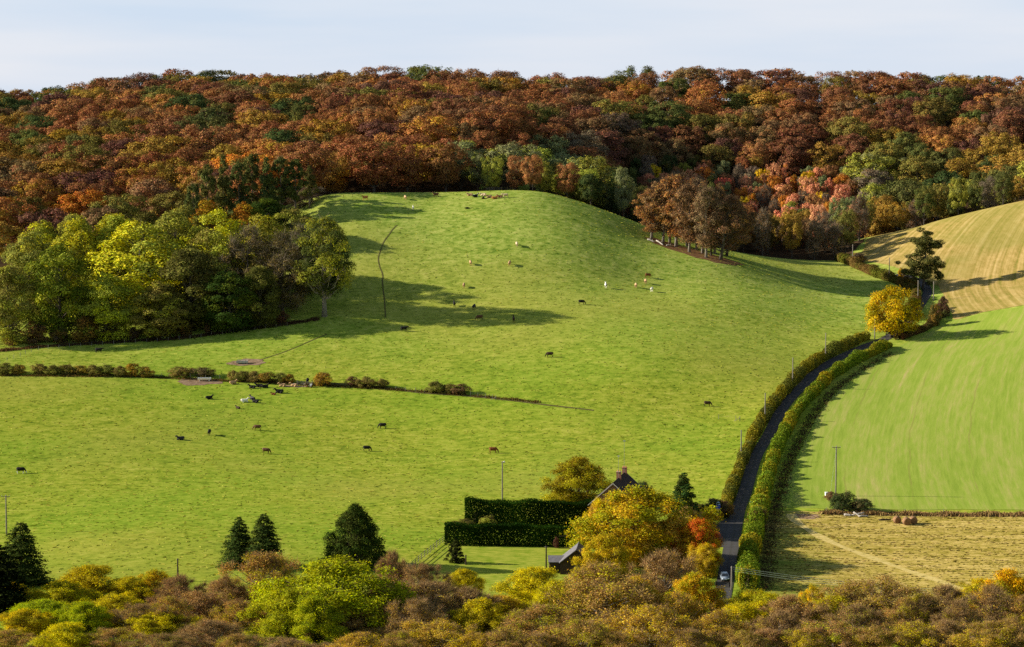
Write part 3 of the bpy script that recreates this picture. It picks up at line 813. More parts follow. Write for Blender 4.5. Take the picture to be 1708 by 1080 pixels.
# the hill and the clump in front
for j in range(0, 854, 4):
    s = _YS[::8]; dx, dy, _ = ray(j * 2, 500); xx = dx / dy * s
    m = s < wood_edge(xx)
    uu, vv = project(xx, s, gz(xx, s))
    top = vv[m & (s > 560)].min()
    buf[int(top / 2):, j:j + 4] = -2
for (cu, cv, cw) in [(60, 380, 70), (130, 355, 60), (200, 352, 60), (290, 340, 70), (380, 335, 80), (450, 345, 50), (540, 362, 50)]:
    buf[int(cv / 2):, max(0, (cu - cw) // 2):(cu + cw) // 2] = -2
ids, cnts = np.unique(buf[buf >= 0], return_counts=True)
for i, n in zip(ids, cnts): cands[i]['seen'] = int(n)
vis = sorted([c for c in cands if c['seen'] >= 4], key=lambda c: -c['seen'])
single, rest = vis[:300], vis[300:]
hidden_fill = [c for c in cands if c['seen'] < 4 and c['y'] > 930]
for c in cands: c['k'] = wood_colour(c['u'], c['v'], rng)

def band(c):
    v = c['v']
    if v < 150 and c['y'] > 1120: return 'on the skyline'
    if c['y'] < wood_edge(c['x']) + 26: return 'at wood edge'
    if v < 185: return 'high on slope'
    if v < 240: return 'mid slope'
    return 'low on slope'
def sector(u):
    for lim, w in [(130, 'far behind ash clump'), (300, 'behind bright ash'), (525, 'above conifer stand'), (680, 'above lone cows'), (860, 'above resting herd'), (1060, 'above falling crest'), (1260, 'above hillside copse'), (1450, 'above coloured saplings'), (1590, 'above lane pine'), (9999, 'above stubble field')]:
        if u < lim: return w
ORD = ['first', 'second', 'third', 'fourth', 'fifth', 'sixth', 'seventh', 'eighth', 'ninth', 'tenth', 'eleventh', 'twelfth', 'thirteenth', 'fourteenth', 'fifteenth']
buckets = {}
for c in single:
    c['noun'] = 'sapling' if c['young'] else ('tree' if c['front'] else 'beech')
    buckets.setdefault((c['k'], band(c), sector(c['u']), c['noun']), []).append(c)
for (k, b, s, noun), L_ in buckets.items():
    L_.sort(key=lambda c: c['u'])
    for n, c in enumerate(L_):
        base = f"{WORDS[k]} {noun} {b} {s}"
        c['label'] = base if len(L_) == 1 else f"{ORD[n]} {WORDS[k]} {noun} from the left {b} {s}"
GNAME = {'beech': 'beeches of the hillside wood', 'sapling': 'young trees planted in the coombe', 'tree': 'trees along the lower wood edge'}
NNAME = {'beech': 'beech_tree', 'sapling': 'young_tree', 'tree': 'woodland_tree'}
ACC = dict(rust='copper', russet='rust', maroon='rust', copper='gold', orange='gold', gold='olive', ochre='gold', olive='ochre', moss='olive', deep='moss', brown='tan', tan='copper', grey='brown', salmon='orange', coral='orange', yellow='orange', lime='sage', sage='lime', pine='moss')
def jitter(col, rng, s=.16):
    k = 1 + rng.uniform(-s, s); return (col[0] * k * (1 + rng.uniform(-.06, .06)), col[1] * k * (1 + rng.uniform(-.08, .08)), col[2] * k, 1)
for c in single:
    bare = (c['k'] in ('grey', 'brown') and c['front']) or (c['young'] and c['k'] in ('grey', 'tan'))
    p = BARE[rng.integers(3)] if bare else (YOUNG[rng.integers(6)] if c['young'] else BEECH[rng.integers(9)])
    wide = c['R'] / (p[3] * c['h'] / p[2])
    tree_thing(NNAME[c['noun']], p, c['x'], c['y'], c['h'], rng.uniform(0, 6.28), jitter(C_[c['k']], rng), c['label'], c['noun'] if c['noun'] != 'tree' else 'tree', GNAME[c['noun']], jitter(C_[ACC[c['k']]], rng), rng.uniform(.05, .3), wide)
# what remains of the wood, far crowns of a few pixels: one mass
V, F, TO, VA, CO = [], [], [], [], []
nv = 0
for c in rest + hidden_fill:
    cr = FAR[rng.integers(5)]
    a = rng.uniform(0, 6.28); k = c['h'] / 21
    v = cr['v'] * np.array([c['R'] / 8.4, c['R'] / 8.4, k])
    v = np.stack([v[:, 0] * math.cos(a) - v[:, 1] * math.sin(a) + c['x'], v[:, 0] * math.sin(a) + v[:, 1] * math.cos(a) + c['y'], v[:, 2] + c['z']], 1)
    V.append(v); F.append(cr['f'] + nv); nv += len(v)
    TO.append(cr['tone']); VA.append(cr['var']); CO.append(np.tile(np.array(jitter(C_[c['k']], rng)[:3]), (len(cr['f']), 1)))
def mass_material():
    t = NT('far_wood_leaves')
    col = t.attr('crown_colour').outputs['Color']; var = t.attr('var').outputs['Fac']
    c = t.hsv(col, t.math('MULTIPLY_ADD', var, .05, .475), 1.0, t.math('MULTIPLY_ADD', t.math('FRACT', t.math('MULTIPLY', var, 7.31)), .7, .65))
    d = t.node('ShaderNodeBsdfDiffuse'); t.put(d.inputs['Color'], c)
    tr = t.node('ShaderNodeBsdfTranslucent'); t.put(tr.inputs['Color'], c)
    m = t.node('ShaderNodeMixShader'); m.inputs[0].default_value = .16
    t.L.new(d.outputs[0], m.inputs[1]); t.L.new(tr.outputs[0], m.inputs[2]); t.L.new(m.outputs[0], t.out.inputs['Surface'])
    return t.m
me = mesh_np('far_woodland', np.concatenate(V), np.concatenate(F), [mass_material()], None, dict(tone=np.concatenate(TO), var=np.concatenate(VA)))
ca = me.attributes.new('crown_colour', 'FLOAT_VECTOR', 'FACE'); ca.data.foreach_set('vector', np.concatenate(CO).astype(np.float32).ravel())
tag(obj('far_woodland', me), 'dense autumn wood filling in between and behind the hillside beeches', 'woodland', kind='stuff')
print('WOOD', len(cands), 'visible', len(vis), 'rest', len(rest), 'fill', len(hidden_fill), 'smallest single', single[-1]['seen'])

# ------------------------------------------------------------------ the clump, conifers, copse
rng = np.random.default_rng(5)
def top_height(u, v, y):
    x, _, z = at_depth(u, v, y)
    return float(x), float(z - gz(x, y))
BIG = [proto_broad('clump_leafy', 200 + i, 26, 9.5, leafmat='clumpleaf', base=.03, prof=['dome', 'round', 'dome', 'dome'][i % 4], nclump=70, leaf=.55, nleaf=19000, rc=(.18, .32), lump=.14, trunk_r=.45, twigs=200, twig_w=.09, leafshell=.7, njit=.45) for i in range(5)]
THIN = [proto_broad('clump_thin', 220 + i, 26, 8.5, leafmat='clumpleaf', base=.08, prof=['dome', 'round'][i % 2], nclump=60, leaf=.45, nleaf=11000, rc=(.16, .3), lump=.18, trunk_r=.42, twigs=4200, twig_w=.08, twig_l=.24, twigmat='paletwig') for i in range(3)]
ASH = proto_broad('edge_ash', 233, 30, 9.5, base=.24, prof='round', nclump=110, leaf=.48, nleaf=24000, rc=(.15, .27), lump=.16, trunk_r=.62, twigs=900, twig_w=.08, twig_l=.2, bark='palebark', twigmat='paletwig')
BUSH = [proto_broad('thorn_bush', 240 + i, 4, 2.6, base=.0, prof='dome', nclump=30, leaf=.26, nleaf=4200, rc=(.24, .4), lump=.2, trunk_r=.09, twigs=900, twig_w=.035, twig_l=.28) for i in range(5)]
G = dict(bright=lin(186, 180, 42, 1), yg=lin(150, 150, 54, .97), olivey=lin(132, 128, 60, .93), olived=lin(90, 90, 44, .8), green=lin(92, 106, 34, .8), deepg=lin(58, 78, 32, .85), greytw=lin(112, 98, 56, .9), goldy=lin(165, 132, 40, .8), orangey=lin(175, 120, 45, .8), ashg=lin(86, 92, 46, .8))
CLUMP = [ # column, top row, distance, half width (m), colour, kind, label
 (12, 440, 752, 8, 'olivey', 'B', 'dull yellow-green tree cut by the picture edge, front of the clump'),
 (98, 403, 760, 9, 'green', 'B', 'rounded fresh green tree left of the tall bright ash, front of the clump'),
 (232, 362, 782, 14, 'bright', 'B', 'tallest bright yellow-green ash in the middle of the clump'),
 (178, 455, 757, 8, 'yg', 'B', 'low yellow-green tree skirting the foot of the bright ash'),
 (268, 470, 757, 8, 'olivey', 'B', 'olive tree at the right foot of the bright ash'),
 (316, 410, 764, 9, 'olived', 'B', 'dark olive tree between the bright ash and the deep green tree'),
 (382, 448, 757, 8, 'deepg', 'B', 'deep green short tree with leaves hanging low at the clump front'),
 (352, 376, 784, 9, 'olivey', 'B', 'grey-olive round tree over the deep green short tree'),
 (412, 378, 778, 9, 'greytw', 'T', 'nearly bare grey tree left of its bare neighbour in the clump'),
 (470, 388, 772, 9, 'greytw', 'T', 'nearly bare grey tree right of its bare neighbour, near the lone ash'),
 (432, 440, 760, 6, 'olived', 'B', 'small shaded tree under the two nearly bare grey trees'),
 (540, 360, 768, 10, 'ashg', 'A', 'tall ash with pale bare trunk at the right end of the clump'),
 (500, 375, 790, 8, 'olived', 'T', 'thin olive tree just behind the pale trunked ash'),
 (48, 385, 788, 9, 'olivey', 'B', 'dull yellow-green tree second row of the clump near picture edge'),
 (128, 362, 800, 9, 'yg', 'B', 'yellow-green dome behind the rounded fresh green tree'),
 (190, 352, 806, 9, 'yg', 'B', 'broad yellow-green dome behind the tallest bright ash'),
 (292, 346, 806, 9, 'olivey', 'B', 'pale olive dome right behind the tallest bright ash'),
 (362, 344, 804, 10, 'bright', 'B', 'bright lime dome near the top of the clump'),
 (440, 358, 800, 9, 'yg', 'B', 'yellow-green tree behind the nearly bare grey trees'),
 (70, 368, 822, 8, 'yg', 'B', 'small yellow-green dome at the back of the clump near picture edge'),
 (122, 353, 828, 7, 'olivey', 'B', 'narrow olive crown at the very back of the clump'),
 (240, 350, 830, 8, 'olived', 'B', 'dark olive crown at the back, peeping past the tallest ash'),
 (305, 337, 832, 8, 'olivey', 'B', 'pale olive crown at the back of the clump under the conifers'),
 (348, 333, 836, 7, 'goldy', 'B', 'golden crown at the back of the clump'),
 (406, 338, 836, 6, 'orangey', 'B', 'small orange-tinted crown at the back of the clump'),
 (446, 328, 842, 8, 'deepg', 'B', 'dark green round crown at the back of the clump below the conifers'),
 (486, 346, 836, 7, 'olivey', 'B', 'olive crown at the back near the hill pasture'),
]
for i, (u, v, y, r, g, kd, lab) in enumerate(CLUMP):
    x, h = top_height(u, v, y)
    p = ASH if kd == 'A' else (THIN[i % 3] if kd == 'T' else BIG[i % 5])
    wide = (1.35 if kd == 'B' else 1.12) * r / (p[3] * h / p[2])
    acc = {'bright': 'yg', 'yg': 'bright', 'olivey': 'yg', 'olived': 'olivey', 'green': 'yg', 'deepg': 'green', 'greytw': 'olived', 'ashg': 'yg', 'goldy': 'orangey', 'orangey': 'goldy'}[g]
    tree_thing('ash_tree', p, x, y, h, rng.uniform(0, 6.28), jitter(G[g], rng, .06), lab, 'ash tree', 'trees of the clump in the pasture', jitter(G[acc], rng, .06), .3, wide)
# thorn bushes under the clump
UNDER = [(18, 560, 578, 'brown', 'brown bush below the trees at the picture edge'), (58, 536, 574, 'brown', 'wide brown thorn bush at the clump foot'), (98, 545, 573, 'grey', 'greyish thorn bush right of the wide brown one'), (140, 530, 572, 'ochre', 'tan and ochre bush at the clump foot behind the black cow'), (186, 540, 568, 'moss', 'dark green bush under the bright ash'), (222, 548, 567, 'grey', 'twiggy grey bush below the bright ash'), (258, 540, 565, 'ochre', 'tan bush with upright stems at the clump foot'), (308, 538, 561, 'olive', 'small olive bush by the clump fence'), (345, 543, 557, 'brown', 'low brown bush by the clump fence under the deep green tree'), (415, 530, 548, 'brown', 'low brown scrub below the bare grey trees'), (470, 522, 541, 'maroon', 'dim scrub between bare trees and pale trunk')]
for i, (u, vt, vb, k, lab) in enumerate(UNDER):
    x, y, z = hit(u, vb); h = (vb - vt) / FPX * y
    tree_thing('thorn_bush', BUSH[i % 5], x, y + 1.5, h, rng.uniform(0, 6), jitter(C_[k], rng), lab, 'bush', 'bushes at the foot of the clump', jitter(C_['ochre'], rng), .3, 1.15 * h / 4 * 2.0 / (h / 2.6) / 2 if h < 3 else 1.0)
# conifer stand behind the clump
PINES = [proto_broad('stand_pine', 310 + i, 26, 5.0, leafmat='needle', base=.3, prof=['column', 'round', 'cone'][i], nclump=46, leaf=.6, nleaf=6500, rc=(.16, .3), lump=.25, njit=.5, ragged=.6) for i in range(3)]
STAND = [(322, 300, 858, 3.6, 0, 'short dark pine at the edge of the conifer stand'), (345, 268, 866, 4.2, 1, 'tan-tinged pine first in the conifer stand'), (372, 258, 870, 4.6, 1, 'broad olive pine second in the conifer stand'), (398, 262, 866, 4.2, 0, 'dark pine in the middle of the conifer stand'), (420, 251, 874, 4.6, 1, 'tallest olive pine of the conifer stand'), (444, 262, 868, 4.4, 0, 'dark pine right of the tallest pine'), (468, 256, 874, 4.6, 0, 'tall dark pine second from the end of the conifer stand'), (492, 262, 876, 4.2, 0, 'dark pine near the end of the conifer stand'), (516, 276, 882, 3.2, 1, 'slim pine with bare stem ending the conifer stand')]
for i, (u, v, y, r, kd, lab) in enumerate(STAND):
    x, h = top_height(u, v, y); p = PINES[i % 3]
    tree_thing('conifer_tree', p, x, y, h, rng.uniform(0, 6), jitter(lin(98, 94, 50, .95) if kd else lin(76, 84, 46, .95), rng, .1), lab, 'conifer', 'conifer stand behind the clump', C_['moss'], .4, r / (p[3] * h / p[2]))
for i, (u, v, y, r, lab) in enumerate([(500, 322, 886, 5, 'bare brown bushy tree at the foot of the conifer stand'), (520, 316, 890, 5, 'bare maroon bushy tree where the conifer stand meets pasture')]):
    x, h = top_height(u, v, y); h = max(h, 6); p = BARE[i]
    tree_thing('bare_tree', p, x, y, h, 1.0 + i, jitter(C_['brown' if i == 0 else 'maroon'], rng), lab, 'tree', None, C_['grey'], .3, r / (p[3] * h / p[2]))
# copse on the falling crest
COP = [proto_broad('copse_beech', 330 + i, 22, 6.0, base=.16, prof=['vase', 'round', 'dome'][i % 3], nclump=70, leaf=.4, nleaf=9000, rc=(.17, .3), lump=.18, ragged=.8, trunk_r=.4, twigs=6000, twig_w=.07, twig_l=.22, bark='palebark' if i != 2 else 'bark', lean=[.0, .05, .12][i % 3]) for i in range(3)]
for i, (u, vb, vt, r, k, lab) in enumerate([
  (1087, 399, 318, 6.0, 'copper', 'copper beech at the uphill end of the hillside copse'), (1106, 405, 304, 6.0, 'tan', 'tan beech second from the uphill end of the copse'), (1128, 412, 296, 7.0, 'copper', 'broad orange-brown beech with pale trunk in the copse'),
  (1146, 411, 302, 6.0, 'ochre', 'ochre beech behind the pale trunked copse beech'), (1150, 421, 312, 6.0, 'brown', 'brown forked beech in the middle of the copse'), (1172, 423, 308, 6.0, 'brown', 'brown slender beech of the copse beside the green pine'),
  (1178, 430, 318, 5.5, 'grey', 'grey bare beech in front of the green pine of the copse'), (1202, 433, 330, 7.0, 'maroon', 'dark leaning bare beech at the downhill end of the copse'), (1212, 427, 336, 6.0, 'brown', 'dim brown beech behind the leaning one of the copse'), (1117, 405, 298, 5.5, 'tan', 'tan beech half hidden behind the broad orange-brown one of the copse'), (1162, 417, 304, 5.5, 'grey', 'grey-brown beech behind the forked one in the middle of the copse'), (1192, 424, 312, 5.5, 'brown', 'brown beech tucked behind the green pine of the copse')]):
    x, y, z = hit(u, vb); h = (vb - vt) / FPX * y * 1.05; p = COP[2] if 'leaning' in lab else COP[i % 2]
    tree_thing('copse_tree', p, x, y, h, rng.uniform(0, 6) if 'leaning' not in lab else 0.0, jitter(dict(copper=lin(168, 128, 76, 1), tan=lin(166, 136, 92, 1), maroon=lin(140, 112, 78, 1), brown=lin(160, 130, 88, 1), grey=lin(160, 138, 100, 1), ochre=lin(176, 138, 70, 1)).get(k, C_[k]), rng, .08), lab, 'tree', 'trees of the hillside copse', jitter(lin(178, 128, 70, 1) if i < 4 else lin(160, 122, 76, 1), rng), .35 if i < 4 else .15, 1.2 * r / (p[3] * h / p[2]))
x, y, z = hit(1186, 427)
tree_thing('pine_tree', PINES[0], x, y, (427 - 298) / FPX * y, 2, C_['moss'], 'pine with green top standing among brown beeches of the copse', 'pine tree', None, C_['lime'], .4, .55)

# ------------------------------------------------------------------ pine, oak and lane-side trees
pm = MB(); rngp = np.random.default_rng(3)
OAK = proto_broad('lane_oak', 401, 16, 10, base=.1, prof='dome', nclump=90, leaf=.5, nleaf=17000, rc=(.14, .26), lump=.16, trunk_r=.5, twigs=300, twig_w=.07)
x, y, z = hit(1487, 563)
h = (563 - 477) / FPX * y
tree_thing('oak_tree', OAK, x, y, h, 0.4, lin(196, 166, 30, 1), 'golden oak standing alone in the hedge at the lane bend', 'oak tree', None, lin(150, 138, 28, .9), .45, 10.2 / (OAK[3] * h / OAK[2]))
def scots_pine(seed, H):
    """bare stem, a high tuft, a gap and a broad lower head"""
    rng = np.random.default_rng(seed)
    cl = []
    for (cx, cz, rx, rz_, n) in [(.04, .88, .17, .10, 16), (.13, .74, .12, .06, 10), (-.03, .76, .10, .07, 8), (.02, .64, .10, .06, 8), (-.02, .46, .26, .12, 22), (.14, .40, .18, .12, 16), (-.2, .36, .14, .10, 12), (.02, .24, .22, .10, 14)]:
        for _ in range(n):
            cl.append((np.array([cx * H + rng.normal(0, .55) * rx * H, rng.normal(0, .6) * rx * H, cz * H + rng.normal(0, .6) * rz_ * H]), H * rng.uniform(.045, .085)))
    mb = MB(); zs = np.linspace(-.4, .93 * H, 8)
    T = np.stack([.04 * H * np.sin(zs / H * 3), 0 * zs, zs], 1); mb.tube(T, H * .02 * np.linspace(1.2, .25, 8), 7)
    P, Nn = [], []
    for c, r in cl:
        z0 = max(.15 * H, c[2] - .06 * H); p0 = np.array([np.interp(z0, zs, T[:, 0]), 0, z0])
        mb.tube([p0, (p0 + c) / 2 + np.array([0, 0, -.01 * H]), c], [.11, .07, .03], 4, False)
        n = 260; d = unit(rng.normal(size=(n, 3))); P.append(c + d * r * rng.uniform(.5, 1, n)[:, None] * np.array([1.25, 1.25, .7])); Nn.append(d + rng.normal(0, .4, (n, 3)) + np.array([0, 0, .3]))
    v, f = leaf_quads(np.concatenate(P), np.concatenate(Nn), .5, rng, .5)
    return (mb.mesh('scots_pine_trunk', [M['bark']], True), crown_mesh('scots_pine_crown', dict(v=v, f=f, tone=rng.uniform(0, 1, len(f)), var=rng.uniform(0, 1, len(f)), mi=np.zeros(len(f), int)), M['needle']), H, H * .3)
SP_ = scots_pine(8, 21)
x, y, z = hit(1546, 482)
tree_thing('pine_tree', SP_, x - 1.5, y, (482 - 382) / FPX * y, 0, lin(122, 118, 64, .95), 'dark two-tiered pine beside the lane below the stubble field', 'pine tree', None, lin(60, 66, 34, .8), .5)

def bush_at(name, u, vt, vb, wpx, k, lab, cat='bush', group=None, acc='ochre', amt=.3, i=0, dz=0):
    x, y, z = hit(u, vb); h = (vb - vt) / FPX * y; r = wpx / 2 / FPX * y
    p = BUSH[i % 5]
    col = C_[k] if isinstance(k, str) else k
    return tree_thing(name, p, x, y + .3 * r, h * 1.05, rng.uniform(0, 6), jitter(col, rng, .1), lab, cat, group, C_[acc], amt, r / (p[3] * h / p[2]), dz=dz)
bush_at('bush', 1503, 448, 464, 12, 'yellow', 'small bright yellow bush beside the lane pine', i=1, acc='gold')
bush_at('bush', 1525, 462, 484, 18, 'gold', 'yellow undergrowth bush at the foot of the lane pine', i=2, acc='lime')
bush_at('bush', 1430, 424, 440, 36, 'grey', 'brown bush at the corner of wood and stubble field', i=0)
bush_at('bush', 1574, 498, 530, 26, 'maroon', 'dark reddish bush at the corner of the stubble field', i=3, acc='moss')
bush_at('bush', 1560, 508, 545, 22, 'moss', 'green bush between the oak and the stubble field corner', i=4)

# ------------------------------------------------------------------ lane hedges
def hedge_thing(name, path, width, height, col, accent, amt, lab, leaf=.4, density=36.0, seed=1, group=None, stems='twig', leafmat='clumpleaf', **kw):
    cr, (sx, sy) = hedge_leaves(path, width, height, leaf, density, seed, **kw)
    c = crown_mesh(name + '_foliage', cr, M[leafmat])
    P = np.asarray(path)
    o = empty(name, (float(P[0, 0]), float(P[0, 1]), float(gz(P[0, 0], P[0, 1]))))
    c.transform(Matrix.Translation(-o.location))
    f = obj('foliage', c, o); paint(f, col, accent, amt)
    # woody stems inside
    mb = MB(); r = np.random.default_rng(seed + 1); L = len(P)
    hh = float(np.mean(height))
    seg = np.concatenate([[0], np.cumsum(np.linalg.norm(np.diff(P, axis=0), axis=1))])
    for s in np.arange(.4, seg[-1], 1.6):
        px = np.interp(s, seg, P[:, 0]) + r.normal(0, .2); py = np.interp(s, seg, P[:, 1]) + r.normal(0, .2); pz = float(gz(px, py))
        mb.tube([[px, py, pz - .1], [px + r.normal(0, .15), py + r.normal(0, .15), pz + hh * .45], [px + r.normal(0, .35), py + r.normal(0, .35), pz + hh * .85]], [.07, .045, .015], 4, False)
    st = mb.mesh(name + '_stems', [M[stems]]); st.transform(Matrix.Translation(-o.location)); obj('woody_stems', st, o)
    tag(o, lab, 'hedge', group)
    return o
LH = uv_path([(1207, 860), (1224, 815), (1238, 777), (1258, 733), (1285, 688), (1320, 645), (1345, 621), (1375, 600), (1415, 581), (1446, 566)], 1.5)
hedge_thing('lane_hedge', LH, 2.6, 3.4, lin(140, 130, 40, .9), lin(100, 104, 44, .9), .5, 'ochre and brown hedge on the pasture side of the lane', seed=21, tonescale=7.0)
LH2 = uv_path([(1398, 436), (1420, 443), (1450, 456), (1475, 466), (1500, 474), (1520, 486), (1528, 500), (1520, 520), (1508, 535)], 1.5)
hedge_thing('lane_hedge', LH2, 3.4, 3.2, lin(118, 96, 52, .8), lin(100, 104, 36, .8), .45, 'brown and olive hedge climbing to the wood edge past the oak', seed=23)
RH = uv_path([(1247, 985), (1248, 950), (1254, 915), (1262, 885), (1269, 850), (1275, 825), (1291, 770), (1310, 727), (1337, 682), (1370, 648), (1388, 631), (1423, 609), (1458, 592), (1483, 579)], 1.5)
n_ = len(RH)
hedge_thing('lane_hedge', RH, np.interp(np.arange(n_) / n_, [0, .25, .4, 1], [3.8, 3.7, 3.0, 2.7]), np.interp(np.arange(n_) / n_, [0, .25, .45, 1], [4.4, 4.2, 3.5, 3.0]), lin(108, 128, 36, .9), lin(160, 146, 38, .9), .3, 'green and yellow hedge between the lane and the winter crop', seed=25, tonescale=8.0)
RH2 = uv_path([(1498, 568), (1525, 558), (1548, 548), (1566, 530), (1572, 515)], 1.5)
hedge_thing('lane_hedge', RH2, 2.6, 2.2, lin(96, 84, 46, .8), lin(120, 80, 52, .8), .4, 'low dark hedge between the oak and the stubble corner', seed=27)

# field-boundary shrubs across the pasture
SHR = [(8, 608, 626, 22, 'olive'), (30, 609, 625, 22, 'ochre'), (66, 609, 625, 24, 'brown'), (88, 611, 626, 24, 'olive'), (110, 610, 626, 24, 'brown'), (133, 612, 626, 24, 'ochre'), (156, 610, 627, 24, 'brown'), (178, 611, 627, 24, 'olive'), (200, 613, 628, 22, 'brown'), (220, 608, 628, 22, 'gold'), (243, 614, 629, 22, 'ochre'), (300, 614, 629, 34, 'brown'), (338, 616, 630, 34, 'grey'), (388, 620, 634, 18, 'brown'), (404, 621, 636, 24, 'olive'), (424, 622, 637, 24, 'brown'), (446, 622, 638, 24, 'ochre'), (468, 624, 639, 22, 'olive'), (482, 626, 640, 16, 'gold'), (539, 624, 644, 34, 'gold'), (587, 630, 645, 20, 'maroon'), (610, 631, 647, 34, 'brown'), (638, 634, 648, 22, 'brown'), (727, 639, 656, 34, 'olive'), (751, 642, 657, 20, 'brown'), (769, 643, 658, 30, 'maroon')]
SC_ = dict(brown=lin(134, 120, 64, 1), ochre=lin(152, 132, 56, 1), olive=lin(122, 124, 58, 1), maroon=lin(126, 98, 70, 1), grey=lin(112, 100, 66, .9), gold=lin(164, 136, 50, .95))
SHN = {}
for q in SHR: SHN.setdefault(q[4], []).append(q)
for i, q in enumerate(SHR):
    u, vt, vb, w, k = q
    L_ = SHN[k]; n = L_.index(q)
    where = 'before the ash clump' if u < 260 else 'beside the white trough' if u < 350 else 'behind the resting black cattle' if u < 500 else 'along the fence line across mid pasture'
    lab = f"{ORD[n]} {WORDS[k]} shrub from the left, {where}"
    bush_at('hedge_shrub', u, vt, vb, w * (1.25 if u < 500 else 1.05), SC_[k], lab, 'shrub', 'shrubs of the broken hedge across the pasture', 'olive' if k != 'gold' else 'ochre', .3, i)

# ------------------------------------------------------------------ garden and valley bottom
def at_uv_depth(u, y):
    return (u - 854) / FPX * y * 1.0
box_hedge = lambda **k: k
def hedge_uv(u0, u1, vb, vt, depth, lab, seed, back=0.0):
    x0, y0, _ = hit(u0, vb); x1, y1, _ = hit(u1, vb)
    y = (y0 + y1) / 2 + depth / 2
    path = np.stack([np.linspace(x0, x1, 24), np.full(24, y), ], 1)
    dark = lin(36, 58, 18, .65)
    z = CAM_Z - (vt - V_HOR) / FPX * (y + depth / 2)
    return hedge_thing('clipped_hedge', path, depth, z - float(gz((x0 + x1) / 2, y)), dark, lin(54, 84, 24, .7), .3, lab, leaf=.3, density=75, seed=seed, box=True, wob=.08, tops=.2, inner=.3, irregular=.05, leafmat='needle')
hedge_uv(741, 985, 912, 880, 2.6, 'clipped dark green hedge bordering the top of the lawn', 31)
hedge_uv(775, 1000, 880, 839, 3.0, 'taller clipped dark green hedge next to the pasture, behind the other', 32)
FL = [proto_broad('valley_leafy', 500 + i, 12, 6.2, base=.02, prof=['dome', 'round', 'dome'][i % 3], nclump=120, leaf=.28, nleaf=36000, rc=(.08, .22), lump=.26, trunk_r=.24, twigs=1500, twig_w=.045, twig_l=.16, njit=.75, ragged=1.0) for i in range(5)]
FB = [proto_broad('valley_brown', 520 + i, 12, 6.2, bark='palebark', base=.02, prof=['dome', 'round', 'vase', 'round', 'dome'][i % 5], nclump=110, leaf=.26, nleaf=19000, rc=(.08, .19), lump=.3, trunk_r=.3, twigs=7500, twig_w=.04, twig_l=.19, njit=.85, twigmat='warmtwig', ragged=1.4, limb=1.5) for i in range(5)]
FT = [proto_broad('valley_twiggy', 540 + i, 12, 6.2, bark='palebark', base=.02, prof=['round', 'dome', 'vase'][i % 3], nclump=100, leaf=.25, nleaf=9000, rc=(.08, .19), lump=.3, trunk_r=.3, twigs=14000, twig_w=.04, twig_l=.22, twigmat='warmtwig', njit=.8, ragged=1.4, limb=1.6) for i in range(3)]
F_ = dict(yg=lin(196, 180, 26, 1), bright=lin(168, 174, 32, .97), yellow=lin(222, 182, 28, 1), oliv=lin(164, 156, 36, 1), brown=lin(174, 142, 74, 1), purple=lin(164, 128, 84, 1), goldb=lin(192, 160, 60, 1), orange=lin(204, 118, 46, .95), gold=lin(196, 166, 38, 1), grey=lin(184, 156, 104, 1), walnut=lin(132, 116, 32, 1))
F_['leafgreen'] = lin(142, 152, 32, .95)
FA = dict(yg='oliv', bright='leafgreen', yellow='oliv', oliv='yg', brown='oliv', purple='brown', goldb='yg', orange='gold', gold='oliv', grey='goldb', walnut='oliv')
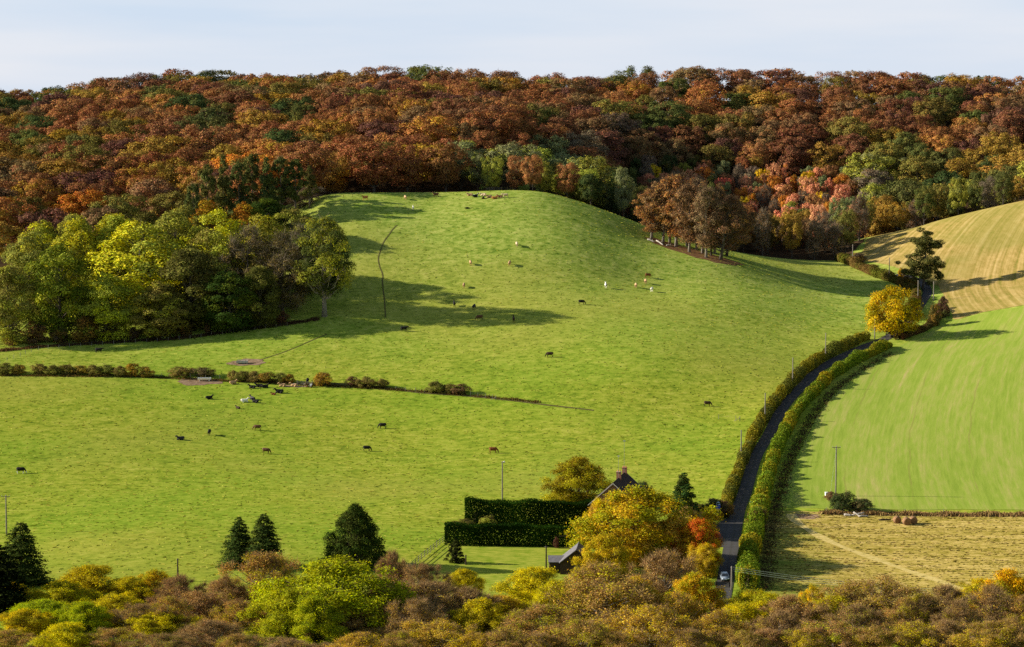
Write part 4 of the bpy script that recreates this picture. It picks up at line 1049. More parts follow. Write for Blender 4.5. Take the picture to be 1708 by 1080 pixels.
VALLEY = [ # column, top row, distance, width px, colour, mesh kind, label
 (965, 762, 562, 118, 'walnut', 'L', 'walnut_tree', 'round olive tree with forked trunk behind the clipped hedges'),
 (1062, 815, 494, 196, 'gold', 'L', 'garden_tree', 'big golden tree hiding the house front'),
 (1010, 890, 474, 84, 'gold', 'L', 'garden_tree', 'lower golden tree beside the dark shed roof'),
 (1001, 834, 503, 66, 'goldb', 'L', 'garden_tree', 'dull gold tree against the brick gable of the house'),
 (1120, 862, 490, 110, 'goldb', 'L', 'garden_tree', 'dull gold tree between the big golden tree and the driveway'),
 (1163, 866, 486, 76, 'orange', 'L', 'garden_tree', 'bright orange tree overhanging the lane'),
 (1145, 846, 520, 50, 'brown', 'B', 'garden_tree', 'twiggy brown tree below the garden conifer'),
 (1176, 906, 480, 62, 'goldb', 'L', 'garden_tree', 'small amber tree above the parked car'),
 (22, 978, 445, 80, 'yellow', 'L', 'valley_tree', 'orange-yellow bush tree under the spruce by the picture edge'),
 (150, 944, 450, 130, 'oliv', 'L', 'valley_tree', 'olive-yellow tree in front of the open pasture, widest of its row'),
 (215, 962, 446, 90, 'oliv', 'L', 'valley_tree', 'olive-yellow tree beside the small golden one'),
 (258, 952, 448, 78, 'gold', 'L', 'valley_tree', 'small round golden tree by the dark wooden post'),
 (70, 1000, 425, 130, 'bright', 'L', 'valley_tree', 'bright yellow-green tree beside the dark conifer at the picture edge'),
 (140, 1010, 418, 90, 'bright', 'L', 'valley_tree', 'lower bright yellow-green tree next to its brighter twin'),
 (262, 1022, 415, 120, 'yg', 'L', 'valley_tree', 'yellow-green tree low in the valley left of the brown thicket'),
 (330, 985, 430, 130, 'purple', 'B', 'valley_tree', 'purple-brown bare tree below the paired spruces'),
 (436, 922, 440, 165, 'brown', 'B', 'valley_tree', 'wide brown tree in front of the paired spruces'),
 (562, 930, 418, 236, 'bright', 'L', 'valley_tree', 'largest bright green tree below the round cypress'),
 (478, 978, 410, 140, 'bright', 'L', 'valley_tree', 'yellow-green tree at the foot of the largest bright green one'),
 (655, 922, 448, 74, 'purple', 'T', 'valley_tree', 'purple-brown bare tree behind the largest bright green one'),
 (705, 944, 442, 90, 'purple', 'T', 'valley_tree', 'bare purplish tree in front of the rail fence'),
 (722, 972, 425, 170, 'grey', 'T', 'valley_tree', 'grey leafless tree with spreading boughs below the lawn'),
 (772, 948, 452, 70, 'oliv', 'L', 'valley_tree', 'small olive tree at the lawn corner below the dark column'),
 (610, 1014, 410, 190, 'brown', 'B', 'valley_tree', 'brown round tree in front of the largest bright green one'),
 (892, 947, 446, 128, 'yg', 'L', 'valley_tree', 'yellow tree rising beside the lawn under the shed'),
 (835, 992, 425, 110, 'goldb', 'L', 'valley_tree', 'amber tree at the bottom edge of the lawn'),
 (1110, 924, 440, 130, 'grey', 'T', 'valley_tree', 'pale grey bare tree below the orange tree'),
 (1160, 956, 428, 110, 'gold', 'L', 'valley_tree', 'gold tree in front of the parked car'),
 (1010, 942, 418, 230, 'brown', 'B', 'valley_tree', 'big brown spreading tree with visible boughs below the golden tree'),
 (905, 1005, 405, 190, 'brown', 'B', 'valley_tree', 'brown tree left of the big spreading one'),
 (1270, 1000, 420, 110, 'yg', 'L', 'valley_tree', 'yellow-green bush tree under the overhead wires'),
 (1356, 976, 430, 52, 'yellow', 'L', 'valley_tree', 'small vivid yellow tree at the hay field edge'),
 (1460, 968, 420, 190, 'brown', 'B', 'valley_tree', 'broad brown tree in front of the hay field'),
 (1320, 1000, 415, 130, 'purple', 'B', 'valley_tree', 'reddish brown tree between wires and vivid yellow tree'),
 (1575, 985, 422, 130, 'grey', 'T', 'valley_tree', 'grey bare tree with pale stems in front of hay field'),
 (1680, 950, 430, 110, 'yellow', 'L', 'valley_tree', 'vivid yellow tree at the hay field by the picture edge'),
 (1540, 990, 428, 80, 'yg', 'L', 'valley_tree', 'yellow-green tree peeping behind the grey bare one'),
 (1655, 985, 412, 140, 'brown', 'T', 'valley_tree', 'twiggy brown tree below the vivid yellow one at picture edge'),
 (20, 1046, 398, 120, 'brown', 'B', 'valley_tree', 'brown thicket tree at the bottom corner by the dark conifer'),
 (190, 1050, 396, 150, 'brown', 'B', 'valley_tree', 'brown thicket tree below the lower bright trees'),
 (350, 1036, 398, 150, 'purple', 'T', 'valley_tree', 'bare thicket tree below the purple-brown one'),
 (480, 1064, 388, 130, 'grey', 'T', 'valley_tree', 'grey thicket tree at the bottom below the yellow-green one'),
 (735, 1036, 396, 150, 'goldb', 'B', 'valley_tree', 'gold-brown thicket tree below the grey leafless boughs'),
 (1085, 1012, 396, 180, 'goldb', 'B', 'valley_tree', 'gold-brown thicket tree below the big spreading one'),
 (970, 1040, 390, 150, 'brown', 'B', 'valley_tree', 'brown thicket tree at the bottom below the spreading boughs'),
 (1200, 1014, 398, 140, 'goldb', 'B', 'valley_tree', 'gold-brown thicket tree at the lane end'),
 (1280, 1044, 392, 130, 'purple', 'B', 'valley_tree', 'reddish thicket tree below the wires'),
 (1390, 1030, 394, 150, 'brown', 'B', 'valley_tree', 'brown thicket tree below the broad brown one'),
 (1520, 1040, 392, 150, 'oliv', 'B', 'valley_tree', 'olive-brown thicket tree at the bottom below the hay field'),
 (1690, 1036, 392, 130, 'brown', 'B', 'valley_tree', 'brown thicket tree in the bottom corner by the hay field'),
 (840, 1046, 390, 130, 'brown', 'B', 'valley_tree', 'brown thicket tree below the amber lawn-edge tree'),
 (600, 1058, 386, 130, 'goldb', 'B', 'valley_tree', 'gold-brown thicket tree under the brown round one'),
 (1620, 1050, 388, 130, 'goldb', 'B', 'valley_tree', 'gold-brown thicket tree below the pale stemmed one'),
]
FILL = [(1258, 982, 434, 'yg', 'L', 'yellow-green tree at the foot of the lane hedge below the wires'), (1285, 996, 424, 'oliv', 'L', 'olive tree under the wires at the corner of the hay field'), (100, 968, 438, 'oliv', 'L', 'olive tree between bright twin and widest olive one'), (40, 1010, 415, 'oliv', 'L', 'olive tree against the dark conifer at the picture edge'), (190, 985, 428, 'oliv', 'L', 'olive tree below the row of olive-yellow ones'), (300, 968, 440, 'purple', 'T', 'bare tree under the dark wooden post'), (280, 1000, 420, 'brown', 'B', 'brown tree between purple-brown and yellow-green ones'), (375, 962, 436, 'purple', 'B', 'maroon-brown tree left of the wide brown one'), (395, 1000, 414, 'brown', 'B', 'brown tree left of the largest bright green one'), (235, 1005, 418, 'brown', 'T', 'twiggy tree just above the yellow-green low one'), (520, 1000, 405, 'bright', 'L', 'bright green tree in the skirt of the largest one'), (640, 985, 418, 'brown', 'T', 'twiggy brown tree on the shaded flank of the largest green one'), (690, 1005, 406, 'grey', 'T', 'grey twiggy tree under the spreading grey boughs'), (775, 985, 424, 'grey', 'T', 'grey twiggy tree at the bottom corner of the lawn'), (800, 1000, 415, 'oliv', 'L', 'olive tree under the lawn edge'), (930, 968, 428, 'yg', 'L', 'yellow tree between lawn-side yellow one and the big brown'), (1060, 965, 424, 'goldb', 'L', 'amber tree under the pale grey bare one'), (1130, 985, 412, 'goldb', 'B', 'amber-brown tree left of the gold one by the car'), (1235, 1010, 412, 'yg', 'L', 'yellow-green tree where the lane leaves the picture'), (1300, 1020, 404, 'grey', 'T', 'pale twiggy tree between the wires and hay field'), (1395, 990, 418, 'yg', 'L', 'yellow-green tree between vivid yellow and broad brown ones'), (1430, 1012, 402, 'brown', 'T', 'twiggy brown tree at the foot of the broad brown one'), (1510, 1000, 412, 'brown', 'B', 'brown tree on the flank of the broad brown one'), (1600, 1012, 404, 'brown', 'T', 'brown twiggy tree below the grey one with pale stems'), (1640, 965, 432, 'oliv', 'L', 'olive tree beside the vivid yellow one at hay field'), (1705, 1000, 410, 'brown', 'B', 'brown tree cut by the picture edge below vivid yellow'), (110, 1040, 396, 'yg', 'L', 'yellow-green tree at the bottom below the bright twins'), (270, 1056, 390, 'brown', 'T', 'brown twiggy tree at the bottom under the yellow-green one'), (395, 1054, 390, 'brown', 'B', 'brown bottom tree between bare and grey thicket trees'), (548, 1066, 388, 'brown', 'T', 'twiggy bottom tree under the bright green skirt'), (670, 1050, 390, 'brown', 'B', 'brown bottom tree under the grey twiggy one'), (790, 1050, 390, 'goldb', 'B', 'gold-brown bottom tree below the olive lawn-edge tree'), (900, 1050, 388, 'goldb', 'T', 'twiggy gold-brown bottom tree left of the spreading boughs'), (1030, 1050, 388, 'brown', 'B', 'brown bottom tree directly under the spreading boughs'), (1150, 1045, 390, 'goldb', 'T', 'twiggy gold-brown bottom tree near the lane end'), (1240, 1055, 388, 'brown', 'B', 'brown bottom tree just past the lane end'), (1340, 1045, 390, 'oliv', 'B', 'olive-brown bottom tree between reddish and brown thickets'), (1460, 1045, 390, 'brown', 'B', 'brown bottom tree under the broad brown one'), (1580, 1040, 392, 'grey', 'T', 'grey bottom tree under the pale stemmed one'), (1655, 1040, 392, 'brown', 'B', 'brown bottom tree left of the picture corner')]
VALLEY += [(u, v, y, 110, g, kd, 'valley_tree', lab) for (u, v, y, g, kd, lab) in FILL]
rng = np.random.default_rng(9)
for i, (u, v, y, w, g, kd, nm, lab) in enumerate(VALLEY):
    wild = nm == 'valley_tree'; v = v - (rng.uniform(-9, 7) if wild and v > 965 else 0); w = w * (.86 if wild and kd != 'L' else 1.0)
    x, h = top_height(u, v, y); h = max(h, 2.5); r = w / 2 / FPX * y
    p = {'L': FL, 'B': FB, 'T': FT}[kd]; p = p[i % len(p)]
    tree_thing(nm, p, x, y, h, rng.uniform(0, 6.28), jitter(F_[g], rng, .08), lab, 'tree', 'trees along the valley bottom' if nm == 'valley_tree' else None, jitter(F_[FA[g]], rng, .08), .4, r / (p[3] * h / p[2]))
# dark conifers
SPR = [proto_conifer('valley_spruce', 560 + i, 14, 4.2, leaf=.38, per_m=3.2, droop=.55, shape=.62, spray=64) for i in range(2)]
CYP = proto_broad('round_cypress', 570, 14, 6.8, leafmat='needle', base=.0, prof='cypress', nclump=240, leaf=.3, nleaf=36000, rc=(.10, .17), lump=.05, njit=.6, leafshell=.5, sep=.4)
LEY = proto_broad('garden_cypress', 572, 10, 2.9, leafmat='needle', base=.0, prof='cone', nclump=90, leaf=.26, nleaf=12000, rc=(.14, .28), lump=.16, njit=.6)
for i, (u, vt, y, w, p, k, nm, lab) in enumerate([
  (34, 870, 470, 78, SPR[0], lin(58, 72, 30, .95), 'spruce_tree', 'lone dark spruce beside the wired pole at the picture edge'),
  (-8, 905, 440, 100, SPR[1], lin(22, 30, 16, .8), 'spruce_tree', 'almost black conifer cut by the picture edge'),
  (399, 862, 484, 56, SPR[1], lin(56, 74, 32, .95), 'spruce_tree', 'shorter spruce of the pair before the pasture'),
  (440, 856, 482, 62, SPR[0], lin(56, 72, 32, .95), 'spruce_tree', 'taller spruce of the pair before the pasture'),
  (592, 840, 484, 128, CYP, lin(54, 70, 26, .95), 'cypress_tree', 'large round dark cypress in front of the pasture'),
  (1140, 787, 542, 62, LEY, lin(62, 88, 40, .95), 'cypress_tree', 'pointed green cypress between house and lane'),
  (760, 898, 490, 34, LEY, lin(34, 36, 22, .8), 'cypress_tree', 'narrow dark column shrub at the corner of the lawn')]):
    x, h = top_height(u, vt, y); r = w / 2 / FPX * y
    tree_thing(nm, p, x, y, h, i * 1.3, k, lab, 'conifer', None, lin(70, 78, 34, .8), .3, (1.4 if nm == 'spruce_tree' else 1.0) * r / (p[3] * h / p[2]))
# garden shrubs
rng = np.random.default_rng(10)
bush_at('garden_shrub', 1190, 835, 866, 50, 'moss', 'dark green shrub beside the blue sign', 'shrub', None, 'deep', .4, 0)
bush_at('garden_shrub', 1170, 842, 862, 30, 'ochre', 'ochre shrub between cypress and dark shrub', 'shrub', None, 'olive', .4, 1)
bush_at('garden_shrub', 1207, 838, 864, 36, 'brown', 'brown twiggy shrub where the lane hedge begins', 'shrub', None, 'ochre', .3, 2)
bush_at('garden_shrub', 1170, 862, 893, 50, 'olive', 'olive shrub beside the tarmac apron', 'shrub', None, 'salmon', .3, 3)
bush_at('garden_shrub', 1072, 806, 850, 40, 'deep', 'dark green climber against the house roof', 'shrub', None, 'moss', .4, 4)
bush_at('garden_shrub', 815, 860, 881, 40, 'lime', 'yellowish green shrub between the two clipped hedges', 'shrub', None, 'olive', .3, 1)
bush_at('garden_shrub', 775, 868, 884, 40, 'olive', 'low olive shrub at the open end between clipped hedges', 'shrub', None, 'lime', .3, 2)
bush_at('garden_shrub', 799, 854, 872, 24, 'grey', 'grey leafless shrub at the end of the taller clipped hedge', 'shrub', None, 'brown', .3, 3)
bush_at('garden_shrub', 928, 897, 915, 9, 'maroon', 'thin dark red shrub against the lower clipped hedge', 'shrub', None, 'maroon', .3, 0)
bush_at('field_bush', 1408, 822, 853, 50, 'deep', 'dark green bush at the foot of the field pole', 'bush', None, 'moss', .3, 1)
bush_at('field_bush', 1440, 834, 856, 40, 'deep', 'low dark bush behind the pale logs', 'bush', None, 'brown', .4, 2)
bush_at('field_bush', 1388, 822, 836, 26, 'brown', 'small brown bush beside the white box in the crop', 'bush', None, 'grey', .3, 3)
bush_at('lane_bush', 1265, 850, 885, 40, 'brown', 'brown bramble bush at the gateway of the hay field', 'bush', None, 'russet', .4, 4)
# long dry grass strip along the field boundary
def grass_blades(path, width, height, n, seed, name, col, lab):
    r = np.random.default_rng(seed); P = np.asarray(path)
    seg = np.concatenate([[0], np.cumsum(np.linalg.norm(np.diff(P, axis=0), axis=1))])
    s = r.uniform(0, seg[-1], n); x = np.interp(s, seg, P[:, 0]) + r.normal(0, .3, n) * width; y = np.interp(s, seg, P[:, 1]) + r.normal(0, .4, n) * width
    z = gz(x, y)
    d = unit(np.stack([r.normal(0, .35, n), r.normal(0, .35, n), np.ones(n)], 1))
    hh = height * r.uniform(.5, 1.3, n) * (0.8 + .3 * np.sin(s * .7))
    p = np.stack([x, y, z], 1)
    v, f = strip_quads(p, p + d * hh[:, None], np.full(n, .22), r)
    me = mesh_np(name, v, f, [M['grassblade']], None, dict(tone=r.uniform(0, 1, n), var=r.uniform(0, 1, n)))
    o = obj(name, me); paint(o, col, lin(120, 90, 50, .8), .3)
    return tag(o, lab, 'grass', kind='stuff')
grass_blades(uv_path([(1372, 857), (1440, 858), (1520, 859), (1620, 860), (1712, 860)], 2.0), 2.0, .75, 9000, 41, 'dry_grass', lin(196, 162, 104, .9), 'tall dry grass strip between the crop and the hay field')
grass_blades(uv_path([(1276, 985), (1280, 930), (1288, 880), (1301, 826), (1320, 765), (1352, 702), (1392, 652), (1434, 621), (1488, 589)], 2.0), 3.4, .3, 12000, 42, 'dry_grass', lin(112, 98, 66, .7), 'brown rough grass verge along the crop side of the lane hedge')  # verge grass darkened in colour to carry the shade beside the hedge
grass_blades(uv_path([(0, 586), (100, 577), (200, 571), (300, 565), (400, 551), (480, 541), (530, 533)], 2.0), 2.2, .7, 7000, 43, 'dry_grass', lin(120, 92, 62, .8), 'rough brown grass along the fence of the clump')
grass_blades(uv_path([(0, 627), (120, 628), (255, 630), (380, 636), (520, 643), (650, 650), (780, 660), (900, 672)], 2.0), 1.4, .5, 6000, 44, 'dry_grass', lin(128, 112, 58, .8), 'rough grass along the broken hedge across the pasture')

# tussocks over the pasture: more than anyone could count
def tussocks():
    r = np.random.default_rng(50); n = 42000
    y = 470 + (905 - 470) * r.random(n) ** .9; x = r.uniform(-1, 1, n) * (.2215 * y + 3)
    lane_x = np.interp(y, [470, 540, 575, 612, 668, 722, 766, 842, 922], [41, 48, 54, 62, 76, 96, 118, 140, 132])
    keep = (x < lane_x - 5) & (y < np.minimum(wood_edge(x), 905) - 3)
    for poly in (LAWN,):
        P = np.array(poly); inside = np.zeros(n, bool); j = len(P) - 1
        for i in range(len(P)):
            c = ((P[i, 1] > y) != (P[j, 1] > y)) & (x < (P[j, 0] - P[i, 0]) * (y - P[i, 1]) / (P[j, 1] - P[i, 1] + 1e-9) + P[i, 0]); inside ^= c; j = i
        keep &= ~inside
    x, y = x[keep], y[keep]; n = len(x); z = gz(x, y)
    a = r.uniform(0, math.pi, n); w = r.uniform(.4, 1.3, n); h = r.uniform(.05, .14, n)
    dx, dy = np.cos(a) * w / 2, np.sin(a) * w / 2
    lx, ly = r.normal(0, .12, n), r.normal(0, .12, n)
    v = np.stack([np.stack([x - dx, y - dy, z - .03], 1), np.stack([x + dx, y + dy, z - .03], 1), np.stack([x + dx * .7 + lx, y + dy * .7 + ly, z + h], 1), np.stack([x - dx * .7 + lx, y - dy * .7 + ly, z + h * r.uniform(.6, 1, n)], 1)], 1).reshape(-1, 3)
    me = mesh_np('grass_tussocks', v, np.arange(4 * n).reshape(n, 4), [M['grassblade']], None, dict(tone=r.uniform(0, 1, n), var=r.uniform(0, 1, n)))
    o = obj('grass_tussocks', me); paint(o, (.24, .29, .025, 1), (.4, .4, .06, 1), .5)
    tag(o, 'short tufts of grass all over the sloping pasture', 'grass', kind='stuff')
tussocks()

def hay_rows():
    r = np.random.default_rng(51); n = 17000
    x = r.uniform(48, 128, n); row = r.integers(0, 60, n); y = 436 + row * 1.95 + r.normal(0, .28, n) + .6 * np.sin(x * .11)
    keep = (y < 550) & (x > np.interp(y, [436, 470, 520, 552], [50, 53, 53, 60])); x, y = x[keep], y[keep]; n = len(x); z = gz(x, y)
    row = row[keep]; k = np.sin(x * .21 + row) + r.normal(0, .6, n); k[np.min(np.hypot(x[:, None] - RUT[None, :, 0], y[:, None] - RUT[None, :, 1]), 1) < 1.5] = -9; sel = k > -.4; x, y, z = x[sel], y[sel], z[sel]; n = len(x)
    a = r.normal(0, .5, n); w = r.uniform(.3, 1.0, n); h = r.uniform(.08, .24, n); dx, dy = np.cos(a) * w / 2, np.sin(a) * w / 2
    v = np.stack([np.stack([x - dx, y - dy, z - .03], 1), np.stack([x + dx, y + dy, z - .03], 1), np.stack([x + dx * .6, y + dy * .6 - .05, z + h], 1), np.stack([x - dx * .7, y - dy * .7 - .05, z + h * r.uniform(.6, 1, n)], 1)], 1).reshape(-1, 3)
    me = mesh_np('stubble_tufts', v, np.arange(4 * n).reshape(n, 4), [M['grassblade']], None, dict(tone=r.uniform(0, 1, n), var=r.uniform(0, 1, n)))
    o = obj('stubble_tufts', me); paint(o, (.34, .27, .05, 1), (.55, .41, .13, 1), .4)
    tag(o, 'rows of cut tufts across the hay field', 'grass', kind='stuff')
hay_rows()
# ------------------------------------------------------------------ cattle
def hide_material():
    t = NT('cattle_hide')
    oi = t.node('ShaderNodeObjectInfo')
    amt = t.attr('accent_amt', 'OBJECT').outputs['Fac']; acc = t.attr('accent', 'OBJECT').outputs['Color']; sock = t.attr('socks', 'OBJECT').outputs['Fac']
    seed = t.attr('patch_seed', 'OBJECT').outputs['Fac']
    off = t.node('ShaderNodeCombineXYZ'); t.put(off.inputs[0], seed); t.put(off.inputs[1], seed)
    va = t.node('ShaderNodeVectorMath', operation='ADD'); t.put(va.inputs[0], t.coord()); t.put(va.inputs[1], off.outputs[0])
    n = t.noise(va.outputs[0], 1.1, 2.0, .45)
    f = t.math('GREATER_THAN', n, t.math('SUBTRACT', 0.78, t.math('MULTIPLY', amt, 0.5)))
    f = t.math('MULTIPLY', f, t.math('GREATER_THAN', amt, .01))
    sp = t.node('ShaderNodeSeparateXYZ'); t.put(sp.inputs[0], t.coord())
    low = t.math('MULTIPLY', t.math('LESS_THAN', sp.outputs[2], .5), sock)
    c = t.mix(t.math('MAXIMUM', f, low), oi.outputs['Color'], acc)
    fine = t.noise(t.coord(), 9.0, 3.0)
    c = t.mix(1.0, c, t.ramp(fine, (.3, .8), (.7, 1.15)), 'MULTIPLY')
    return t.principled(c, .75, None, 0, .15)
M['hide'] = hide_material()

def ellipse_loft(mb, st, sides=16):
    """rings (x, y, z, half width, half height) along the body, closed at both ends; rings stand across the local direction in the x-z plane"""
    st = np.array(st, float); n = len(st)
    c = st[:, :3]; d = np.gradient(c, axis=0); d /= np.linalg.norm(d, axis=1)[:, None]
    side = np.cross(np.array([[0, 0, 1.0]]) + 0 * d, d); flat = np.linalg.norm(side, axis=1) < .25
    side[flat] = [0, 1, 0]; side /= np.linalg.norm(side, axis=1)[:, None]
    up = np.cross(d, side)
    t_ = np.arange(sides) / sides * 2 * math.pi
    V = c[:, None] + st[:, 3, None, None] * np.cos(t_)[None, :, None] * side[:, None] + st[:, 4, None, None] * np.sin(t_)[None, :, None] * up[:, None]
    F = [[i * sides + j, i * sides + (j + 1) % sides, (i + 1) * sides + (j + 1) % sides, (i + 1) * sides + j] for i in range(n - 1) for j in range(sides)]
    F += [list(range(sides))[::-1], [(n - 1) * sides + j for j in range(sides)]]
    mb.add(V.reshape(-1, 3), F)

def one_skin(name, mb, voxel=.035):
    """fuse overlapping volumes into one continuous smooth surface"""
    me = mb.mesh(name + '_rough', [M['hide']]); o = bpy.data.objects.new(name + '_rough', me); COL.objects.link(o)
    rm = o.modifiers.new('fuse', 'REMESH'); rm.mode = 'VOXEL'; rm.voxel_size = voxel; rm.use_smooth_shade = True
    sm = o.modifiers.new('soften', 'SMOOTH'); sm.factor = .5; sm.iterations = 4
    dg = bpy.context.evaluated_depsgraph_get(); dg.update()
    out = bpy.data.meshes.new_from_object(o.evaluated_get(dg)); out.name = name
    bpy.data.objects.remove(o); bpy.data.meshes.remove(me)
    out.materials.clear(); out.materials.append(M['hide'])
    return out

def cow_mesh(pose):
    mb = MB(); dz = -.56 if pose == 'lying' else 0.0
    ellipse_loft(mb, [(-1.06, 0, 1.2 + dz, .1, .12), (-1.0, 0, 1.18 + dz, .22, .24), (-.82, 0, 1.12 + dz, .29, .33), (-.5, 0, 1.05 + dz, .34, .39), (-.1, 0, 1.0 + dz, .39, .43), (.3, 0, 1.0 + dz, .38, .42), (.6, 0, 1.05 + dz, .31, .39), (.82, 0, 1.1 + dz, .2, .28), (.9, 0, 1.12 + dz, .1, .16)])
    if pose == 'grazing':
        neck = [(.6, 0, 1.15, .22, .3), (.9, 0, 1.02, .17, .24), (1.12, .02, .78, .14, .19), (1.22, .03, .62, .14, .17)]
        head = [(1.2, .03, .68, .13, .13), (1.26, .03, .56, .15, .16), (1.33, .03, .38, .11, .13), (1.38, .03, .2, .085, .1), (1.4, .03, .1, .085, .085), (1.4, .03, .06, .05, .05)]; ear = (1.2, .66); 
    elif pose == 'walking':
        neck = [(.6, 0, 1.14, .22, .32), (.92, 0, 1.24, .17, .25), (1.2, 0, 1.36, .13, .18)]
        head = [(1.16, 0, 1.42, .12, .12), (1.27, 0, 1.38, .15, .16), (1.45, 0, 1.24, .11, .13), (1.62, 0, 1.1, .085, .1), (1.69, 0, 1.04, .08, .085), (1.72, 0, 1.02, .05, .05)]; ear = (1.2, 1.44)
    else:
        neck = [(.6, 0, 1.14 + dz, .22, .32), (.88, .03, 1.34 + dz, .16, .24), (1.02, .07, 1.55 + dz, .13, .17)]
        head = [(.98, .06, 1.66 + dz, .12, .11), (1.09, .08, 1.63 + dz, .15, .16), (1.28, .12, 1.52 + dz, .11, .13), (1.45, .16, 1.42 + dz, .085, .1), (1.52, .17, 1.38 + dz, .08, .085), (1.55, .18, 1.36 + dz, .05, .05)]; ear = (1.03, 1.68 + dz)
    ellipse_loft(mb, neck, 14); ellipse_loft(mb, head, 12)
    ex, ez = ear; ey = .03 if pose == 'grazing' else (.06 if pose != 'walking' else 0)
    for s in (-1, 1): mb.tube([(ex, ey + s * .08, ez), (ex - .03, ey + s * .22, ez + .02), (ex - .06, ey + s * .34, ez - .03)], [.05, .07, .03], 7)
    if pose == 'lying':
        for s in (-1, 1):
            mb.tube([(.5, s * .24, .34), (.74, s * .27, .2), (1.02, s * .28, .12)], [.17, .12, .08], 8); mb.tube([(1.02, s * .28, .12), (.88, s * .3, .07), (.66, s * .33, .06)], [.08, .06, .06], 8)
            mb.tube([(-.75, s * .24, .46), (-.5, s * .38, .3), (-.22, s * .44, .16)], [.26, .2, .11], 9); mb.tube([(-.22, s * .44, .16), (-.5, s * .52, .09), (-.6, s * .54, .08)], [.1, .07, .06], 8); mb.tube([(-.6, s * .54, .08), (-.36, s * .58, .06), (-.22, s * .58, .05)], [.065, .055, .05], 7)
        mb.tube([(-1.0, .02, .72), (-1.12, .08, .5), (-1.14, .2, .2), (-1.0, .34, .06)], [.07, .045, .035, .05], 7)
    else:
        st = .13 if pose == 'walking' else .04
        for s in (-1, 1):
            q = st * s
            mb.tube([(.58, s * .19, .98), (.6, s * .2, .72), (.62 + q * .5, s * .2, .5), (.63 + q, s * .2, .4), (.61 + q * 1.3, s * .2, .2), (.62 + q * 1.5, s * .2, .1), (.66 + q * 1.5, s * .2, -.01)], [.2, .15, .095, .085, .058, .066, .08], 9)
            mb.tube([(-.78, s * .18, 1.05), (-.72 - q * .3, s * .21, .8), (-.74 - q * .6, s * .21, .62), (-.92 - q, s * .2, .46), (-.88 - q * 1.3, s * .2, .22), (-.86 - q * 1.5, s * .2, .1), (-.82 - q * 1.5, s * .2, -.01)], [.27, .21, .135, .08, .058, .066, .08], 9)
        mb.tube([(-.42, 0, .72), (-.46, 0, .6), (-.46, 0, .54)], [.2, .17, .1], 8)
        mb.tube([(-1.02, 0, 1.32), (-1.13, 0, 1.2), (-1.17, 0, .85), (-1.15, 0, .5), (-1.14, 0, .38)], [.06, .045, .032, .055, .03], 7)
    return one_skin('cow_' + pose, mb)
COWM = {p: cow_mesh(p) for p in ('standing', 'grazing', 'walking', 'lying')}
H_ = dict(black=(.012, .011, .011, 1), dark=(.045, .025, .016, 1), brown=(.12, .06, .03, 1), red=(.16, .05, .018, 1), orange=(.42, .17, .055, 1), tan=(.42, .26, .14, 1), cream=(.56, .42, .28, 1), white=(.72, .68, .62, 1), grey=(.035, .033, .036, 1))
WHITE = (.75, .72, .68, 1)
